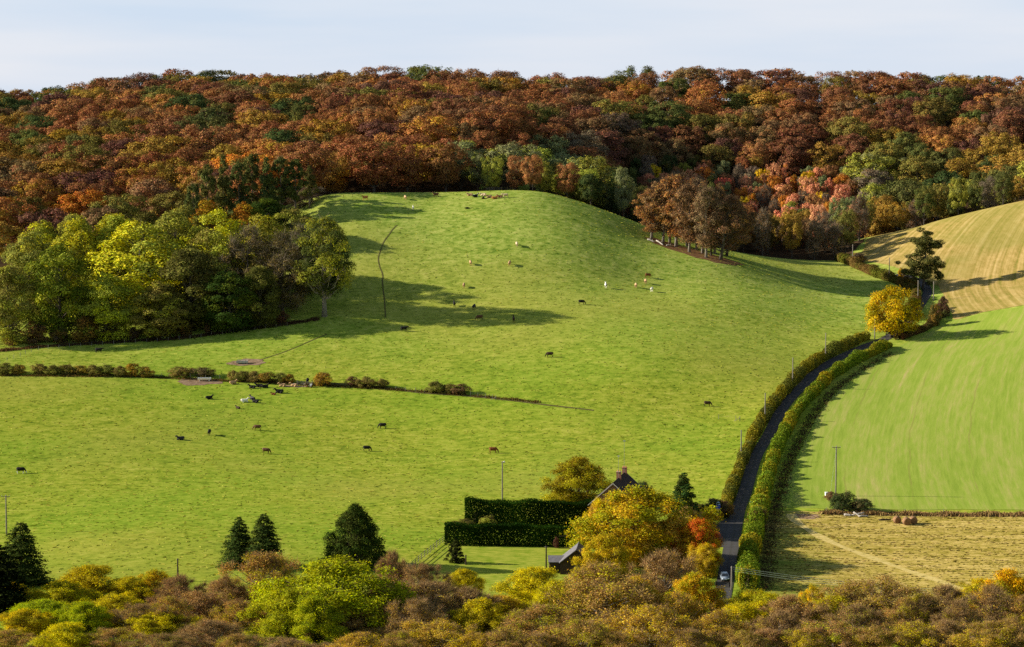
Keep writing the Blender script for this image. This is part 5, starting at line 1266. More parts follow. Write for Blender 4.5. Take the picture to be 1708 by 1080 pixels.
# column, row of feet, pose, colour, heading (degrees; 0 faces right, 180 left, 90 away), white share, white legs, label
CATTLE = [
 (609, 334, 'standing', 'orange', 200, 0, 0, 'orange-tan cow alone at the far end of the hilltop, by the tree shadows'),
 (676, 333, 'grazing', 'tan', 110, 0, 0, 'tan cow seen from behind, between the orange and dark-headed hilltop cows'),
 (727, 329, 'standing', 'brown', 180, 0, 0, 'brown and tan cow standing sideways on the hilltop between lone cows and herd'),
 (689, 350, 'standing', 'white', 95, 0, 0, 'small white calf with dark legs above the long tree shadows'),
 (784, 327, 'lying', 'tan', 180, 0, 0, 'tan cow lying at the near end of the hilltop herd'),
 (793, 329, 'lying', 'black', 10, .5, 0, 'black and white cow lying in the hilltop herd'),
 (806, 327, 'lying', 'cream', 170, 0, 0, 'cream cow lying highest in the hilltop herd'),
 (806, 332, 'lying', 'dark', 60, 0, 0, 'small dark brown calf lying low in the hilltop herd'),
 (816, 330, 'lying', 'tan', 190, .2, 0, 'tan cow with white lying in the middle of the hilltop herd'),
 (825, 332, 'lying', 'orange', 0, 0, 0, 'orange-brown cow lying in the hilltop herd'),
 (834, 330, 'lying', 'brown', 170, .35, 0, 'brown and white cow lying next to the standing cream cow'),
 (843, 330, 'walking', 'cream', 180, 0, 0, 'cream cow standing at the end of the resting hilltop herd'),
 (862, 411, 'grazing', 'cream', 100, 0, 0, 'pale cream cow seen from behind, highest on the open hillside'),
 (785, 442, 'grazing', 'tan', 100, 0, 0, 'tan cow seen from behind, upper of two near the cattle track side'),
 (850, 443, 'grazing', 'tan', 80, 0, 0, 'tan cow seen from behind below the pale cream one'),
 (774, 480, 'grazing', 'tan', 85, 0, 0, 'tan cow seen from behind just above the clump shadow edge'),
 (758, 511, 'standing', 'black', 95, 0, 0, 'black cow seen from behind inside the clump shadow'),
 (791, 516, 'grazing', 'grey', 70, .2, 0, 'grey cow grazing inside the clump shadow'),
 (800, 534, 'grazing', 'brown', 190, 0, 0, 'dark brown cow grazing lowest inside the clump shadow'),
 (857, 537, 'standing', 'dark', 90, 0, 0, 'dark brown cow seen from behind near the tip of the clump shadow'),
 (674, 553, 'walking', 'black', 0, 0, 0, 'black cow walking at the lower rim of the clump shadow'),
 (970, 508, 'grazing', 'black', 0, 0, 0, 'black cow grazing alone in the middle of the hillside'),
 (1010, 480, 'standing', 'black', 100, .55, 1, 'black and white cow seen from behind on the hillside, near the pale four'),
 (1060, 480, 'grazing', 'tan', 95, 0, 0, 'tan cow of the four below the copse, lower of the tan pair'),
 (1080, 463, 'grazing', 'red', 20, 0, 0, 'red-brown cow highest of the four below the copse'),
 (1076, 473, 'grazing', 'tan', 100, 0, 0, 'light brown cow of the four below the copse, upper of the tan pair'),
 (1087, 487, 'grazing', 'white', 75, 0, 0, 'white cow lowest of the four below the copse'),
 (917, 596, 'grazing', 'dark', 175, 0, 0, 'dark reddish brown cow grazing below the tip of the clump shadow'),
 (165, 589, 'walking', 'black', 0, 0, 0, 'black cow walking along the fence at the clump foot'),
 (1180, 678, 'grazing', 'dark', 0, 0, 0, 'dark brown cow grazing near the lane hedge'),
 (35, 790, 'grazing', 'black', 0, .12, 1, 'black cow with white legs grazing near the picture edge'),
 (301, 734, 'lying', 'grey', 200, .1, 0, 'dark grey cow lying alone in the lower pasture'),
 (349, 726, 'standing', 'black', 265, 0, 0, 'black cow facing the viewer in the lower pasture'),
 (429, 718, 'grazing', 'brown', 180, 0, 0, 'brown cow grazing, head turned toward the black cow facing the viewer'),
 (444, 757, 'grazing', 'brown', -8, .1, 0, 'light-legged brown cow grazing below the other brown grazer'),
 (638, 715, 'grazing', 'black', 180, 0, 0, 'black cow grazing, upper of the black pair in mid lower pasture'),
 (612, 753, 'grazing', 'black', 0, 0, 0, 'black cow grazing, lower of the black pair in mid lower pasture'),
 (823, 756, 'grazing', 'red', 0, 0, 0, 'red-brown cow grazing above the lamp pole'),
 (349, 666, 'lying', 'black', 20, 0, 0, 'black cow lying flat, apart from the resting group below the white trough'),
 (397, 682, 'lying', 'dark', 150, 0, 0, 'dark calf lying lowest of the resting group'),
 (408, 671, 'lying', 'white', 10, 0.25, 0, 'white cow with black head lying in the resting group'),
 (421, 667, 'lying', 'grey', 130, .05, 0, 'dark grey cow lying behind another beside the white one'),
 (426, 672, 'lying', 'black', 160, 0, 0, 'black cow lying right in front of the dark grey one'),
 (421, 648, 'lying', 'black', 170, 0, 0, 'black cow lying first of three in a line by the hedge'),
 (432, 646, 'lying', 'black', 175, 0, 0, 'black cow lying second of three in a line by the hedge'),
 (442, 647, 'lying', 'black', 5, 0, 0, 'black cow lying third of three in a line by the hedge'),
 (466, 656, 'lying', 'black', 175, 0, 0, 'large black cow lying beside the small red one'),
 (456, 659, 'lying', 'red', 170, 0, 0, 'small red-brown cow lying beside the large black one'),
 (389, 641, 'lying', 'tan', 20, 0, 0, 'tan cow lying against the shrubs near the white trough'),
 (471, 645, 'lying', 'tan', 175, 0, 0, 'tan cow lying on bare earth, first of two by the gate'),
 (490, 645, 'lying', 'tan', 170, .2, 0, 'tan and white cow lying on bare earth next to the gate'),
 (516, 646, 'lying', 'brown', 180, .3, 0, 'brown and white cow lying past the gate by the golden shrub'),
 (513, 640, 'standing', 'black', 265, 0, 0, 'black cow standing behind the gate in the hedge'),
]
rng = np.random.default_rng(15)
def slope_at(x, y):
    return (float(gz(x + 1, y) - gz(x - 1, y)) / 2, float(gz(x, y + 1) - gz(x, y - 1)) / 2)
def set_on_slope(o, x, y, heading, k):
    gx_, gy_ = slope_at(x, y)
    nrm = Vector((-gx_, -gy_, 1)).normalized()
    f = Vector((math.cos(heading), math.sin(heading), 0)); f = (f - nrm * f.dot(nrm)).normalized()
    l = nrm.cross(f)
    m = Matrix((f, l, nrm)).transposed().to_4x4()
    o.matrix_world = Matrix.Translation((x, y, float(gz(x, y)))) @ m @ Matrix.Diagonal((k * .96, k, k * 1.1, 1))
for u, v, pose, k, hd, amt, socks, lab in CATTLE:
    x, y, z = hit(u, v)
    o = obj('cow', COWM[pose])
    small = .72 if ('calf' in lab or lab.startswith('small')) else (1.15 if lab.startswith('large') else 1.0)
    set_on_slope(o, x, y, math.radians(hd), 1.0 * small * rng.uniform(.95, 1.05))
    c = H_[k]; j = rng.uniform(.85, 1.15); o.color = (c[0] * j, c[1] * j, c[2] * j, 1)
    o["accent"] = list(WHITE[:3]) if k != 'white' else [.015, .014, .014]; o["accent_amt"] = float(amt); o["socks"] = float(socks if k != 'white' else 0); o["patch_seed"] = float(rng.uniform(0, 50))
    tag(o, lab, 'calf' if 'calf' in lab else 'cow', 'cattle grazing and resting in the pasture')

# ------------------------------------------------------------------ poles, fences, troughs
M['metal'] = simple_mat('galvanised_metal', (.42, .43, .44, 1), .45, 3.0, .2, .7)
M['porcelain'] = simple_mat('grey_porcelain', (.35, .33, .32, 1), .3)
M['whitepaint'] = simple_mat('chalky_white_paint', (.86, .85, .82, 1), .6, 2.0, .15)
M['darkwood'] = bark_mat('dark_creosoted_wood', (.035, .026, .02, 1), (.085, .065, .05, 1))
M['wire'] = simple_mat('weathered_wire', (.13, .165, .15, 1), .5, None, 0, .4)
def pole_thing(u, v_top, v_base, lab, dark=False, arm=None, lamp=False, steps=False, guy=False, cap=False, y=None, group='poles carrying wires in the valley'):
    if y is None: x, y, z = hit(u, v_base)
    else: x = float(ray(u, v_base)[0] / ray(u, v_base)[1] * y); z = float(gz(x, y))
    h = CAM_Z + float(ray(u, v_top)[2] / ray(u, v_top)[1]) * y - z
    o = empty('utility_pole', (x, y, z))
    wood = M['darkwood'] if dark else M['pole']
    mb = MB(); zs = np.linspace(-.3, h, 5); mb.tube(np.stack([0 * zs, 0 * zs, zs], 1), np.linspace(.19, .13, 5), 10); mb.build('shaft', wood, o, True)
    if arm:
        mb = MB(); mb.box((0, -.17, h - .35), (arm, .12, .14)); mb.bar((-arm * .32, -.17, h - .42), (0, -.16, h - 1.1), .025); mb.bar((arm * .32, -.17, h - .42), (0, -.16, h - 1.1), .025); mb.build('crossarm', M['rail'] if not dark else M['darkwood'], o)
        for q in (-.46, 0 if arm > 1.8 else .0, .46):
            mb = MB(); zz = np.array([0, .08, .1, .16, .18, .26]); mb.tube(np.stack([0 * zz + q * arm, 0 * zz - .17, h - .27 + zz], 1), [.02, .02, .07, .05, .06, .03], 8); mb.build('insulator', M['porcelain'], o, True)
    else:
        for q in (.14, -.14):
            mb = MB(); mb.bar((0, 0, h - .25), (q * 1.4, 0, h - .2), .015); zz = np.array([0, .05, .08, .13]); mb.tube(np.stack([0 * zz + q * 1.4, 0 * zz, h - .22 + zz], 1), [.02, .05, .04, .02], 6); mb.build('insulator', M['porcelain'], o, True)
    if lamp:
        mb = MB(); mb.bar((0, 0, h - .1), (.35, -.15, h + .05), .035); mb.box((.42, -.18, h - .05), (.36, .3, .22), 0, 0, .8); mb.build('floodlight', M['whitepaint'], o)
    if guy:
        mb = MB(); gxy = (-1.6, -1.2); mb.bar((0, 0, h - .8), (gxy[0], gxy[1], float(gz(x + gxy[0], y + gxy[1])) - z), .018); mb.build('guy_wire', M['wire'], o)
    if cap:
        mb = MB(); mb.box((.18, 0, h - 3.2), (.1, .22, .4)); mb.build('notice_plate', M['whitepaint'], o)
    tag(o, lab, 'pole', group)
    return o, Vector((x, y, z + h))
P1 = pole_thing(11, 826, 892, 'pole with crossarm above the lone spruce at the picture edge', arm=1.9)
pole_thing(297, 932, 985, 'short dark pole above the small golden tree', dark=True, y=470)
pole_thing(838, 770, 842, 'pale pole with white floodlight by the taller clipped hedge', lamp=True)
pole_thing(911, 911, 953, 'dark post at the corner of the shed roof', dark=True, y=477, group=None)
pole_thing(777, 926, 955, 'dark post with steps next to the narrow column shrub', dark=True, y=488, group=None)
P_LANE = [pole_thing(1236, 718, 774, 'lane pole nearest the house', cap=True), pole_thing(1276, 656, 706, 'slim lane pole, second uphill from the house'), pole_thing(1322, 597, 648, 'lane pole, third uphill from the house', cap=True), pole_thing(1377, 556, 602, 'lane pole, fourth uphill from the house'), pole_thing(1459, 530, 566, 'lane pole half hidden by the golden oak'), pole_thing(1531, 468, 506, 'pole left of the lane below the pine'), pole_thing(1557, 470, 502, 'pole right of the lane below the pine'), pole_thing(1483, 430, 470, 'thin pole in the climbing hedge above the oak'), pole_thing(1422, 408, 441, 'pole at the wood corner by the stubble field')]
P_FIELD = pole_thing(1394, 744, 828, 'tall pole with crossarm and guy wire in the winter crop', arm=2.0, guy=True)
P_CAR = pole_thing(1220, 945, 1000, 'weathered wooden pole with wires beside the parked car', arm=None, y=466)
def wire_thing(a, b, lab, offs, sag=1.0, rad=.022, name='overhead_wire'):
    for n, (dx, dz) in enumerate(offs):
        t_ = np.linspace(0, 1, 24)
        p = np.array(a)[None] * (1 - t_[:, None]) + np.array(b)[None] * t_[:, None]
        p[:, 2] += -sag * 4 * t_ * (1 - t_) + dz; p[:, 0] += dx
        mb = MB(); mb.tube(p, rad, 5); o = mb.build(name, M['wire'])
        tag(o, lab[n], 'wire', 'overhead wires leaving the pole by the parked car')
a = P_CAR[1]; bx, by = 96.0, 432.0
wire_thing(a, (bx, by, float(gz(bx, by)) + 5.5), ['topmost pale wire running from the pole by the car', 'middle pale wire running from the pole by the car', 'lowest pale wire running from the pole by the car'], [(0.0, -.1), (.1, -.5), (.2, -.9)])

def post_fence(uvs, lab, gap=3.2, h=1.15, rails=0, wires=3, tilt=.05, seed=1, dark=False, name='post_and_wire_fence', lift=0.0):
    P = uv_path(uvs, .5); r = np.random.default_rng(seed)
    s = np.concatenate([[0], np.cumsum(np.linalg.norm(np.diff(P, axis=0), axis=1))])
    q = np.arange(0, s[-1] + .01, gap)[:99]
    X = np.interp(q, s, P[:, 0]); Y = np.interp(q, s, P[:, 1]); Z = gz(X, Y)
    o = empty(name, (float(X[0]), float(Y[0]), float(Z[0])))
    O = np.array([X[0], Y[0], Z[0]])
    wood = M['darkwood'] if dark else M['rail']
    posts = []
    for i, (x, y, z) in enumerate(zip(X, Y, Z)):
        mb = MB(); b = np.array([x, y, z - .3]) - O; hh = h * r.uniform(.92, 1.12)
        mb.tube([b, b + np.array([r.normal(0, tilt), r.normal(0, tilt), hh + .3])], [.075, .065], 6); mb.build('post', wood, o)
        posts.append(b + np.array([0, 0, .3]))
    for k in range(rails):
        mb = MB()
        for i in range(len(posts) - 1):
            mb.bar(posts[i] + np.array([0, -.08, h * (.95 - .34 * k)]), posts[i + 1] + np.array([0, -.08, h * (.95 - .34 * k)]), .06)
        mb.build('rail', wood, o)
    for k in range(wires):
        mb = MB(); mb.tube([p + np.array([0, -.07, h * (.92 - .3 * k)]) for p in posts], .009, 3); mb.build('wire_strand', M['wire'], o)
    return tag(o, lab, 'fence')
post_fence([(0, 606), (30, 596), (62, 585), (110, 580), (200, 574), (300, 567), (400, 554), (480, 544)], 'post and wire fence along the foot of the clump', 3.4, 1.2, seed=2)
post_fence([(545, 331), (600, 326), (680, 321), (760, 318), (840, 318), (920, 322), (990, 334)], 'dark post and wire fence along the crest before the wood', 3.6, 1.25, seed=3, dark=True)
post_fence([(245, 629), (262, 629), (285, 630)], 'short wire fence with pale posts between shrub rows', 2.2, 1.2, seed=4)
post_fence([(318, 631), (372, 634)], 'wire fence with two leaning posts behind the white trough', 4.5, 1.3, seed=5, tilt=.12)
post_fence([(660, 651), (700, 654), (716, 656)], 'wire fence with thin posts between the mid pasture shrubs', 3.0, 1.15, seed=6)
post_fence([(785, 661), (800, 663), (815, 665), (826, 667)], 'last stretch of wire fence ending past the shrubs', 2.4, 1.3, seed=7)
post_fence([(1199, 699), (1233, 702)], 'two post remnant of fence near the lane hedge', 5.0, 1.3, wires=2, seed=8)
post_fence([(1378, 856), (1440, 857), (1504, 858), (1560, 858), (1640, 859)], 'sparse wire fence in the dry grass strip beside the bales', 9.0, 1.2, seed=9)
post_fence([(744, 902), (728, 914), (712, 927), (696, 940), (684, 951), (670, 963)], 'wooden rail fence running down from the clipped hedge', 2.8, 1.35, rails=3, wires=0, seed=10, tilt=.02, name='post_and_rail_fence')
# diagonal strut posts
def strut(u, v, lab, d):
    x, y, z = hit(u, v); o = empty('strainer_post', (x, y, z))
    mb = MB(); mb.tube([(0, 0, -.3), (0, 0, 1.4)], .1, 7); mb.build('post', M['rail'], o)
    mb = MB(); mb.bar((0, 0, .95), (d, 0, .05), .06); mb.build('brace', M['rail'], o)
    tag(o, lab, 'fence post')
strut(827, 668, 'pale strainer post with brace ending the mid pasture fence', -1.5)
strut(1234, 703, 'pale strainer post with brace near the lane hedge', -1.6)
# gate in the hedge
def gate_thing(p, q, h, lab, mat, name='field_gate', bars=5):
    p = np.array(p); q = np.array(q); o = empty(name, tuple(p)); d = q - p
    for a in (0, 1):
        mb = MB(); b = d * a; mb.tube([b + np.array([0, 0, -.3]), b + np.array([0, 0, h * 1.2])], .1, 7); mb.build('gate_post', mat, o)
    mb = MB()
    for k in range(bars): mb.bar(d * .04 + np.array([0, 0, h * (.18 + .78 * k / (bars - 1))]), d * .96 + np.array([0, 0, h * (.18 + .78 * k / (bars - 1))]), .04)
    for a in (.05, .95): mb.bar(d * a + np.array([0, 0, h * .15]), d * a + np.array([0, 0, h]), .045)
    mb.bar(d * .05 + np.array([0, 0, h * .2]), d * .95 + np.array([0, 0, h * .95]), .03)
    mb.build('gate_bars', mat, o)
    return tag(o, lab, 'gate')
gate_thing(hit(496, 643), hit(521, 644), 1.25, 'wooden five-bar gate between shrubs behind the resting cattle', M['rail'])
xa, ya, za = at_depth(1194, 968, 468.5); 
gate_thing((float(xa), 468.5, float(gz(xa, 468.5))), (float(at_depth(1218, 968, 468.5)[0]), 468.5, float(gz(xa, 468.5))), 1.2, 'dark wooden gate in front of the parked car', M['darkwood'])

def trough(u, v, L, W, H, mat, lab, round_=False):
    x, y, z = hit(u, v); o = empty('water_trough' if round_ else 'ring_feeder', (x, y, z), 0.03)
    if round_:
        mb = MB(); n = 10; prof = [(math.cos(t_) * W / 2, H * .9 - math.sin(t_) * H * .6) for t_ in np.linspace(0, math.pi, n)]
        V = [(sx * L / 2, a, b) for sx in (-1, 1) for a, b in prof]
        F = [[i, i + 1, n + i + 1, n + i] for i in range(n - 1)] + [list(range(n))[::-1], list(range(n, 2 * n))]
        mb.add(V, F)
        mb.box((0, -W / 2, H * .9), (L + .1, .1, .12)); mb.box((0, W / 2, H * .9), (L + .1, .1, .12)); mb.build('basin', mat, o)
        for s in (-1, 1):
            mb = MB(); mb.box((s * L * .36, 0, H * .17), (.18, W * .8, H * .5)); mb.build('leg', mat, o)
        mb = MB(); mb.box((0, 0, H * .82), (L - .1, W - .15, .02)); mb.build('water', M['glass'], o)
    else:
        mb = MB(); mb.box((0, -W / 2, H * .45), (L, .06, H * .5)); mb.box((0, W / 2, H * .45), (L, .06, H * .5)); mb.box((-L / 2, 0, H * .45), (.06, W - .07, H * .5)); mb.box((L / 2, 0, H * .45), (.06, W - .07, H * .5)); mb.box((0, 0, H * .25), (L - .08, W - .08, .05)); mb.build('tray', mat, o)
        mb = MB()
        for q in np.linspace(-.5, .5, 9): mb.bar((q * L, -W / 2, H * .68), (q * L * .9, 0, H), .022); mb.bar((q * L, W / 2, H * .68), (q * L * .9, 0, H), .022)
        mb.bar((-L * .46, 0, H), (L * .46, 0, H), .04); mb.build('hay_rack', mat, o)
        for sx in (-1, 1):
            for sy in (-1, 1):
                mb = MB(); mb.box((sx * L * .44, sy * W * .5, H * .12), (.09, .09, H * .3)); mb.build('leg', mat, o)
    return tag(o, lab, 'trough')
M['glass'] = simple_mat('dark_window_glass', (.02, .025, .03, 1), .08, None, 0, 0, .6)
trough(404, 607, 3.4, 1.2, 1.15, M['metal'], 'grey metal cattle feeder on bare earth at the end of a track')
trough(341, 636, 3.9, 1.1, 1.05, M['whitepaint'], 'long white water trough on bare earth in the hedge gap', True)

# ------------------------------------------------------------------ farm odds and ends in the right-hand fields
M['straw'] = simple_mat('old_straw', (.24, .135, .065, 1), .95, 2.2, .45, 0, .1, .6)
def bale(u, v, rz, r, w, lab):
    x, y, z = hit(u, v); o = empty('round_bale', (x, y, z + r * .94), rz)
    n = 24; mb = MB(); rr = np.random.default_rng(int(u))
    t_ = np.linspace(0, 2 * math.pi, n, endpoint=False)
    rows = []
    for yy, k in ((-w / 2, .0), (-w / 2 - .01, .55), (-w / 2 + .02, .93), (-w / 2 + .12, 1.0), (0, 1.02), (w / 2 - .12, 1.0), (w / 2 - .02, .93), (w / 2 + .01, .55), (w / 2, .0)):
        rows.append(np.stack([np.cos(t_) * r * k, np.full(n, yy), np.where(np.sin(t_) < -.85, -.88, np.sin(t_)) * r * k + rr.normal(0, .01, n)], 1))
    V = np.concatenate(rows); F = [[i * n + j, i * n + (j + 1) % n, (i + 1) * n + (j + 1) % n, (i + 1) * n + j] for i in range(len(rows) - 1) for j in range(n)]
    mb.add(V, F); mb.build('straw_roll', M['straw'], o, True)
    for q in (-.3, 0, .3):
        mb = MB(); tt = np.linspace(0, 2 * math.pi, 25); mb.tube(np.stack([np.cos(tt) * (r * 1.025), 0 * tt + q * w, np.where(np.sin(tt) < -.85, -.88, np.sin(tt)) * r * 1.025], 1), .018, 4, False); mb.build('twine', M['rail'], o)
    return tag(o, lab, 'hay bale', 'round bales at the edge of the hay field')
bale(1496, 873, .35, .82, 1.3, 'round straw bale standing apart from the touching pair')
bale(1512, 876, .15, .88, 1.5, 'round straw bale in front of the touching pair')
bale(1523, 874, .2, .86, 1.4, 'round straw bale behind, in the touching pair')
M['palelog'] = bark_mat('sun_bleached_log', (.3, .27, .23, 1), (.55, .51, .46, 1))
def log_thing(p, q, r, lab, name='log', mat='palelog', stubs=0, group=None):
    p, q = np.array(p), np.array(q); o = empty(name, tuple(p)); mb = MB()
    t_ = np.linspace(0, 1, 6)[:, None]; c = (q - p) * t_ + np.array([0, 0, 1]) * (np.sin(t_ * 5) * .06); mb.tube(c, np.linspace(r, r * .75, 6), 8)
    for k in range(stubs):
        a = c[1 + k % 4]; mb.tube([a, a + np.array([.3 * (-1) ** k, -.1, .5])], [r * .4, r * .15], 5)
    mb.build('bole', M[mat], o, True)
    return tag(o, lab, 'log', group)
x, y, z = hit(1430, 862)
log_thing((x - 1.4, y, z + .2), (x + 1.6, y + .3, z + .9), .24, 'long pale log leaning on the pile by the dark bush', group='bleached logs by the field bush')
log_thing((x + .2, y - .9, z + .2), (x + 2.4, y - .5, z + .3), .22, 'pale log lying flat in front of the pile by the dark bush', group='bleached logs by the field bush')
log_thing((x - 3.0, y + .2, z + .3), (x - 1.4, y - .2, z + .35), .34, 'thick stubby pale log at the near end of the pile', group='bleached logs by the field bush')
log_thing((x - .8, y + .5, z + .9), (x + .6, y - .8, z + .15), .2, 'pale log lying across the pile by the dark bush', group='bleached logs by the field bush')
x, y, z = hit(1476, 869)
log_thing((x - 1.4, y, z + .15), (x + 1.4, y + .2, z + .35), .2, 'dark rotten branch lying between the pale logs and the bales', mat='darkwood', stubs=3)
for (u1, v1, u2, v2, r, lab) in [(1080, 401, 1092, 405, .3, 'bleached fallen trunk at the uphill end of the copse'), (1095, 403, 1106, 410, .25, 'bleached fallen bough below the second copse beech'), (1112, 411, 1121, 411, .25, 'bleached branch beside the pale trunked copse beech')]:
    p, q = hit(u1, v1), hit(u2, v2)
    log_thing((p[0], p[1], p[2] + .3), (q[0], q[1], q[2] + .35), r, lab, 'fallen_branch', stubs=4)
x, y, z = hit(1379, 828)
o = empty('storage_box', (x, y, z), .1); mb = MB(); mb.box((0, 0, .45), (.75, .7, .9)); mb.build('body', M['whitepaint'], o); mb = MB(); mb.box((0, 0, .94), (.85, .8, .07)); mb.build('lid', M['whitepaint'], o)
tag(o, 'small white box beside the bush at the field pole', 'box')
# dark thistle tuft on the hill
bush_at('thistle_clump', 779, 346, 348.5, 8, 'deep', 'dark thistle patch alone below the resting hilltop herd', 'plant', None, 'moss', .3, 0)

# ------------------------------------------------------------------ the house and its shed
t = NT('clay_roof_tiles'); w = t.coord()
br = t.node('ShaderNodeTexBrick'); t.put(br.inputs['Vector'], w); br.inputs['Scale'].default_value = 2.4; br.inputs['Color1'].default_value = (.075, .055, .05, 1); br.inputs['Color2'].default_value = (.115, .08, .07, 1); br.inputs['Mortar'].default_value = (.03, .025, .025, 1); br.inputs['Mortar Size'].default_value = .03
nn = t.noise(w, 1.2, 4.0)
M['tiles'] = t.diffuse(t.mix(1.0, br.outputs[0], t.ramp(nn, (.3, .75), (.7, 1.3)), 'MULTIPLY'), t.bump(br.outputs['Fac'], .5, .04))
t = NT('red_brick_wall'); w = t.coord()
br = t.node('ShaderNodeTexBrick'); t.put(br.inputs['Vector'], t.mapping(w, rot=(math.pi / 2, 0, 0))); br.inputs['Scale'].default_value = 3.2; br.inputs['Color1'].default_value = (.28, .1, .06, 1); br.inputs['Color2'].default_value = (.36, .15, .09, 1); br.inputs['Mortar'].default_value = (.4, .36, .3, 1); br.inputs['Mortar Size'].default_value = .015
M['brick'] = t.diffuse(br.outputs[0])
M['palesoffit'] = simple_mat('weathered_pale_board', (.42, .4, .37, 1), .7, 2.0, .2)
M['pot'] = simple_mat('terracotta_pot', (.42, .17, .09, 1), .8, 4.0, .2)
M['lead'] = simple_mat('slate_shed_roof', (.12, .115, .125, 1), .6, 1.5, .3)

def gable_house(name, apex, back, half, drop, wall_h, lab, cat, walls='brick', roofm='tiles', barge='whitepaint'):
    A = np.array(apex, float); B = np.array(back, float)
    d = B - A; L = float(np.linalg.norm(d[:2])); rz = math.atan2(d[1], d[0]) - math.pi / 2
    base = A.copy(); base[2] = A[2] - drop - wall_h
    o = empty(name, tuple(base), rz)
    zt = wall_h + drop; W = half
    def slab(name, pts, th, mat, parent):
        P = np.array(pts, float); n = np.cross(P[1] - P[0], P[2] - P[0]); n /= np.linalg.norm(n); n = n if n[2] > 0 else -n
        mb = MB(); mb.add(np.vstack([P, P - n * th]), [[0, 1, 2, 3], [7, 6, 5, 4], [0, 4, 5, 1], [1, 5, 6, 2], [2, 6, 7, 3], [3, 7, 4, 0]]); return mb.build(name, M[mat], parent)
    mb = MB(); e = .12
    w2 = W * .93; hz = wall_h + drop * (1 - .93) - .12
    mb.add([(-w2, e, 0), (w2, e, 0), (w2, e, hz), (0, e, zt - .2), (-w2, e, hz), (-w2, L - e, 0), (w2, L - e, 0), (w2, L - e, hz), (0, L - e, zt - .2), (-w2, L - e, hz)], [[0, 1, 2, 3, 4], [9, 8, 7, 6, 5], [1, 6, 7, 2], [5, 0, 4, 9]])
    mb.build('wall', M[walls], o)
    roofs = []
    for s in (-1, 1):
        roofs.append(slab('roof', [(0, -.35, zt), (0, L + .35, zt), (s * W, L + .35, zt - drop), (s * W, -.35, zt - drop)], .16, roofm, o))
    mb = MB(); mb.tube([(0, -.36, zt + .02), (0, L + .36, zt + .02)], .13, 8); mb.build('ridge', M[roofm], o)
    if barge:
        for s in (-1, 1):
            for yy in (-.40, L + .40):
                mb = MB(); mb.add([(0, yy, zt + .02), (s * W, yy, zt - drop + .02), (s * W, yy, zt - drop - .17), (0, yy, zt - .17), (0, yy + .05, zt + .02), (s * W, yy + .05, zt - drop + .02), (s * W, yy + .05, zt - drop - .17), (0, yy + .05, zt - .17)], [[0, 1, 2, 3], [7, 6, 5, 4], [0, 4, 5, 1], [1, 5, 6, 2], [2, 6, 7, 3], [3, 7, 4, 0]]); mb.build('bargeboard', M['palesoffit'], o)
    tag(o, lab, cat)
    return o, zt, L, W
def window(o, x, y, z, w, h):
    mb = MB(); mb.box((x, y, z + h / 2 + .04), (w + .16, .1, .08)); mb.box((x, y, z - h / 2 - .04), (w + .16, .14, .08)); mb.box((x - w / 2 - .04, y, z), (.08, .1, h)); mb.box((x + w / 2 + .04, y, z), (.08, .1, h)); mb.box((x, y, z), (.05, .08, h)); f = mb.build('window', M['whitepaint'], o)
    mb = MB(); mb.box((x, y + .03, z), (w, .03, h)); mb.build('pane', M['glass'], f)
ap = at_depth(1023, 806, 523); bk = at_depth(1043, 787.5, 538.5)
ap = (float(ap[0]), 523.0, float(ap[2])); bk = (float(bk[0]), 538.5, float(ap[2]))
house, zt, L_, W_ = gable_house('house', ap, bk, 5.6, 5.0, max(2.4, ap[2] - 5.0 - float(gz(ap[0], 523))), 'dark tiled house with pale bargeboards and two chimneys behind the golden tree', 'house')
for (xx, zz) in ((-2, 1.6), (2, 1.6), (-2, 4.6), (2, 4.6)): window(house, xx, .06, zz, 1.2, 1.2)
mb = MB(); mb.box((0, .05, 1.05), (1.0, .08, 2.1)); dr = mb.build('door', M['darkwood'], house)
mb = MB(); mb.box((.38, 0, 1.05), (.05, .12, .12)); mb.build('handle', M['metal'], dr)
for (yy, hh, sx) in ((L_ * .45, 1.3, 0.0), (L_ * .97 - .5, 1.1, 0.0)):
    mb = MB(); mb.box((sx, yy, zt + hh / 2 - .5), (1.0, .75, hh + 1.0)); mb.box((sx, yy, zt + hh + .06), (1.14, .9, .14)); ch = mb.build('chimney', M['brick'], house)
    for q in (-.25, .25):
        mb = MB(); mb.tube([(sx + q, yy, zt + hh + .12), (sx + q, yy, zt + hh + .5)], [.14, .11], 8); mb.build('chimney_pot', M['pot'], ch)
for (yy, hh, lab) in ((L_ * .45 - .5, 5.2, 'short'), (L_ * .97 - 1.1, 7.5, 'tall')):
    mb = MB(); mb.tube([(.0, yy, zt - .2), (.0, yy, zt + hh)], .035, 5)
    mb.bar((-.1, yy - .6, zt + hh - .2), (.1, yy + .6, zt + hh - .2), .02)
    for q in np.linspace(-.5, .5, 7): mb.bar((-.35 + .2 * abs(q), yy + q, zt + hh - .2), (.35 - .2 * abs(q), yy + q, zt + hh - .2), .012)
    mb.build('aerial', M['metal'], house)
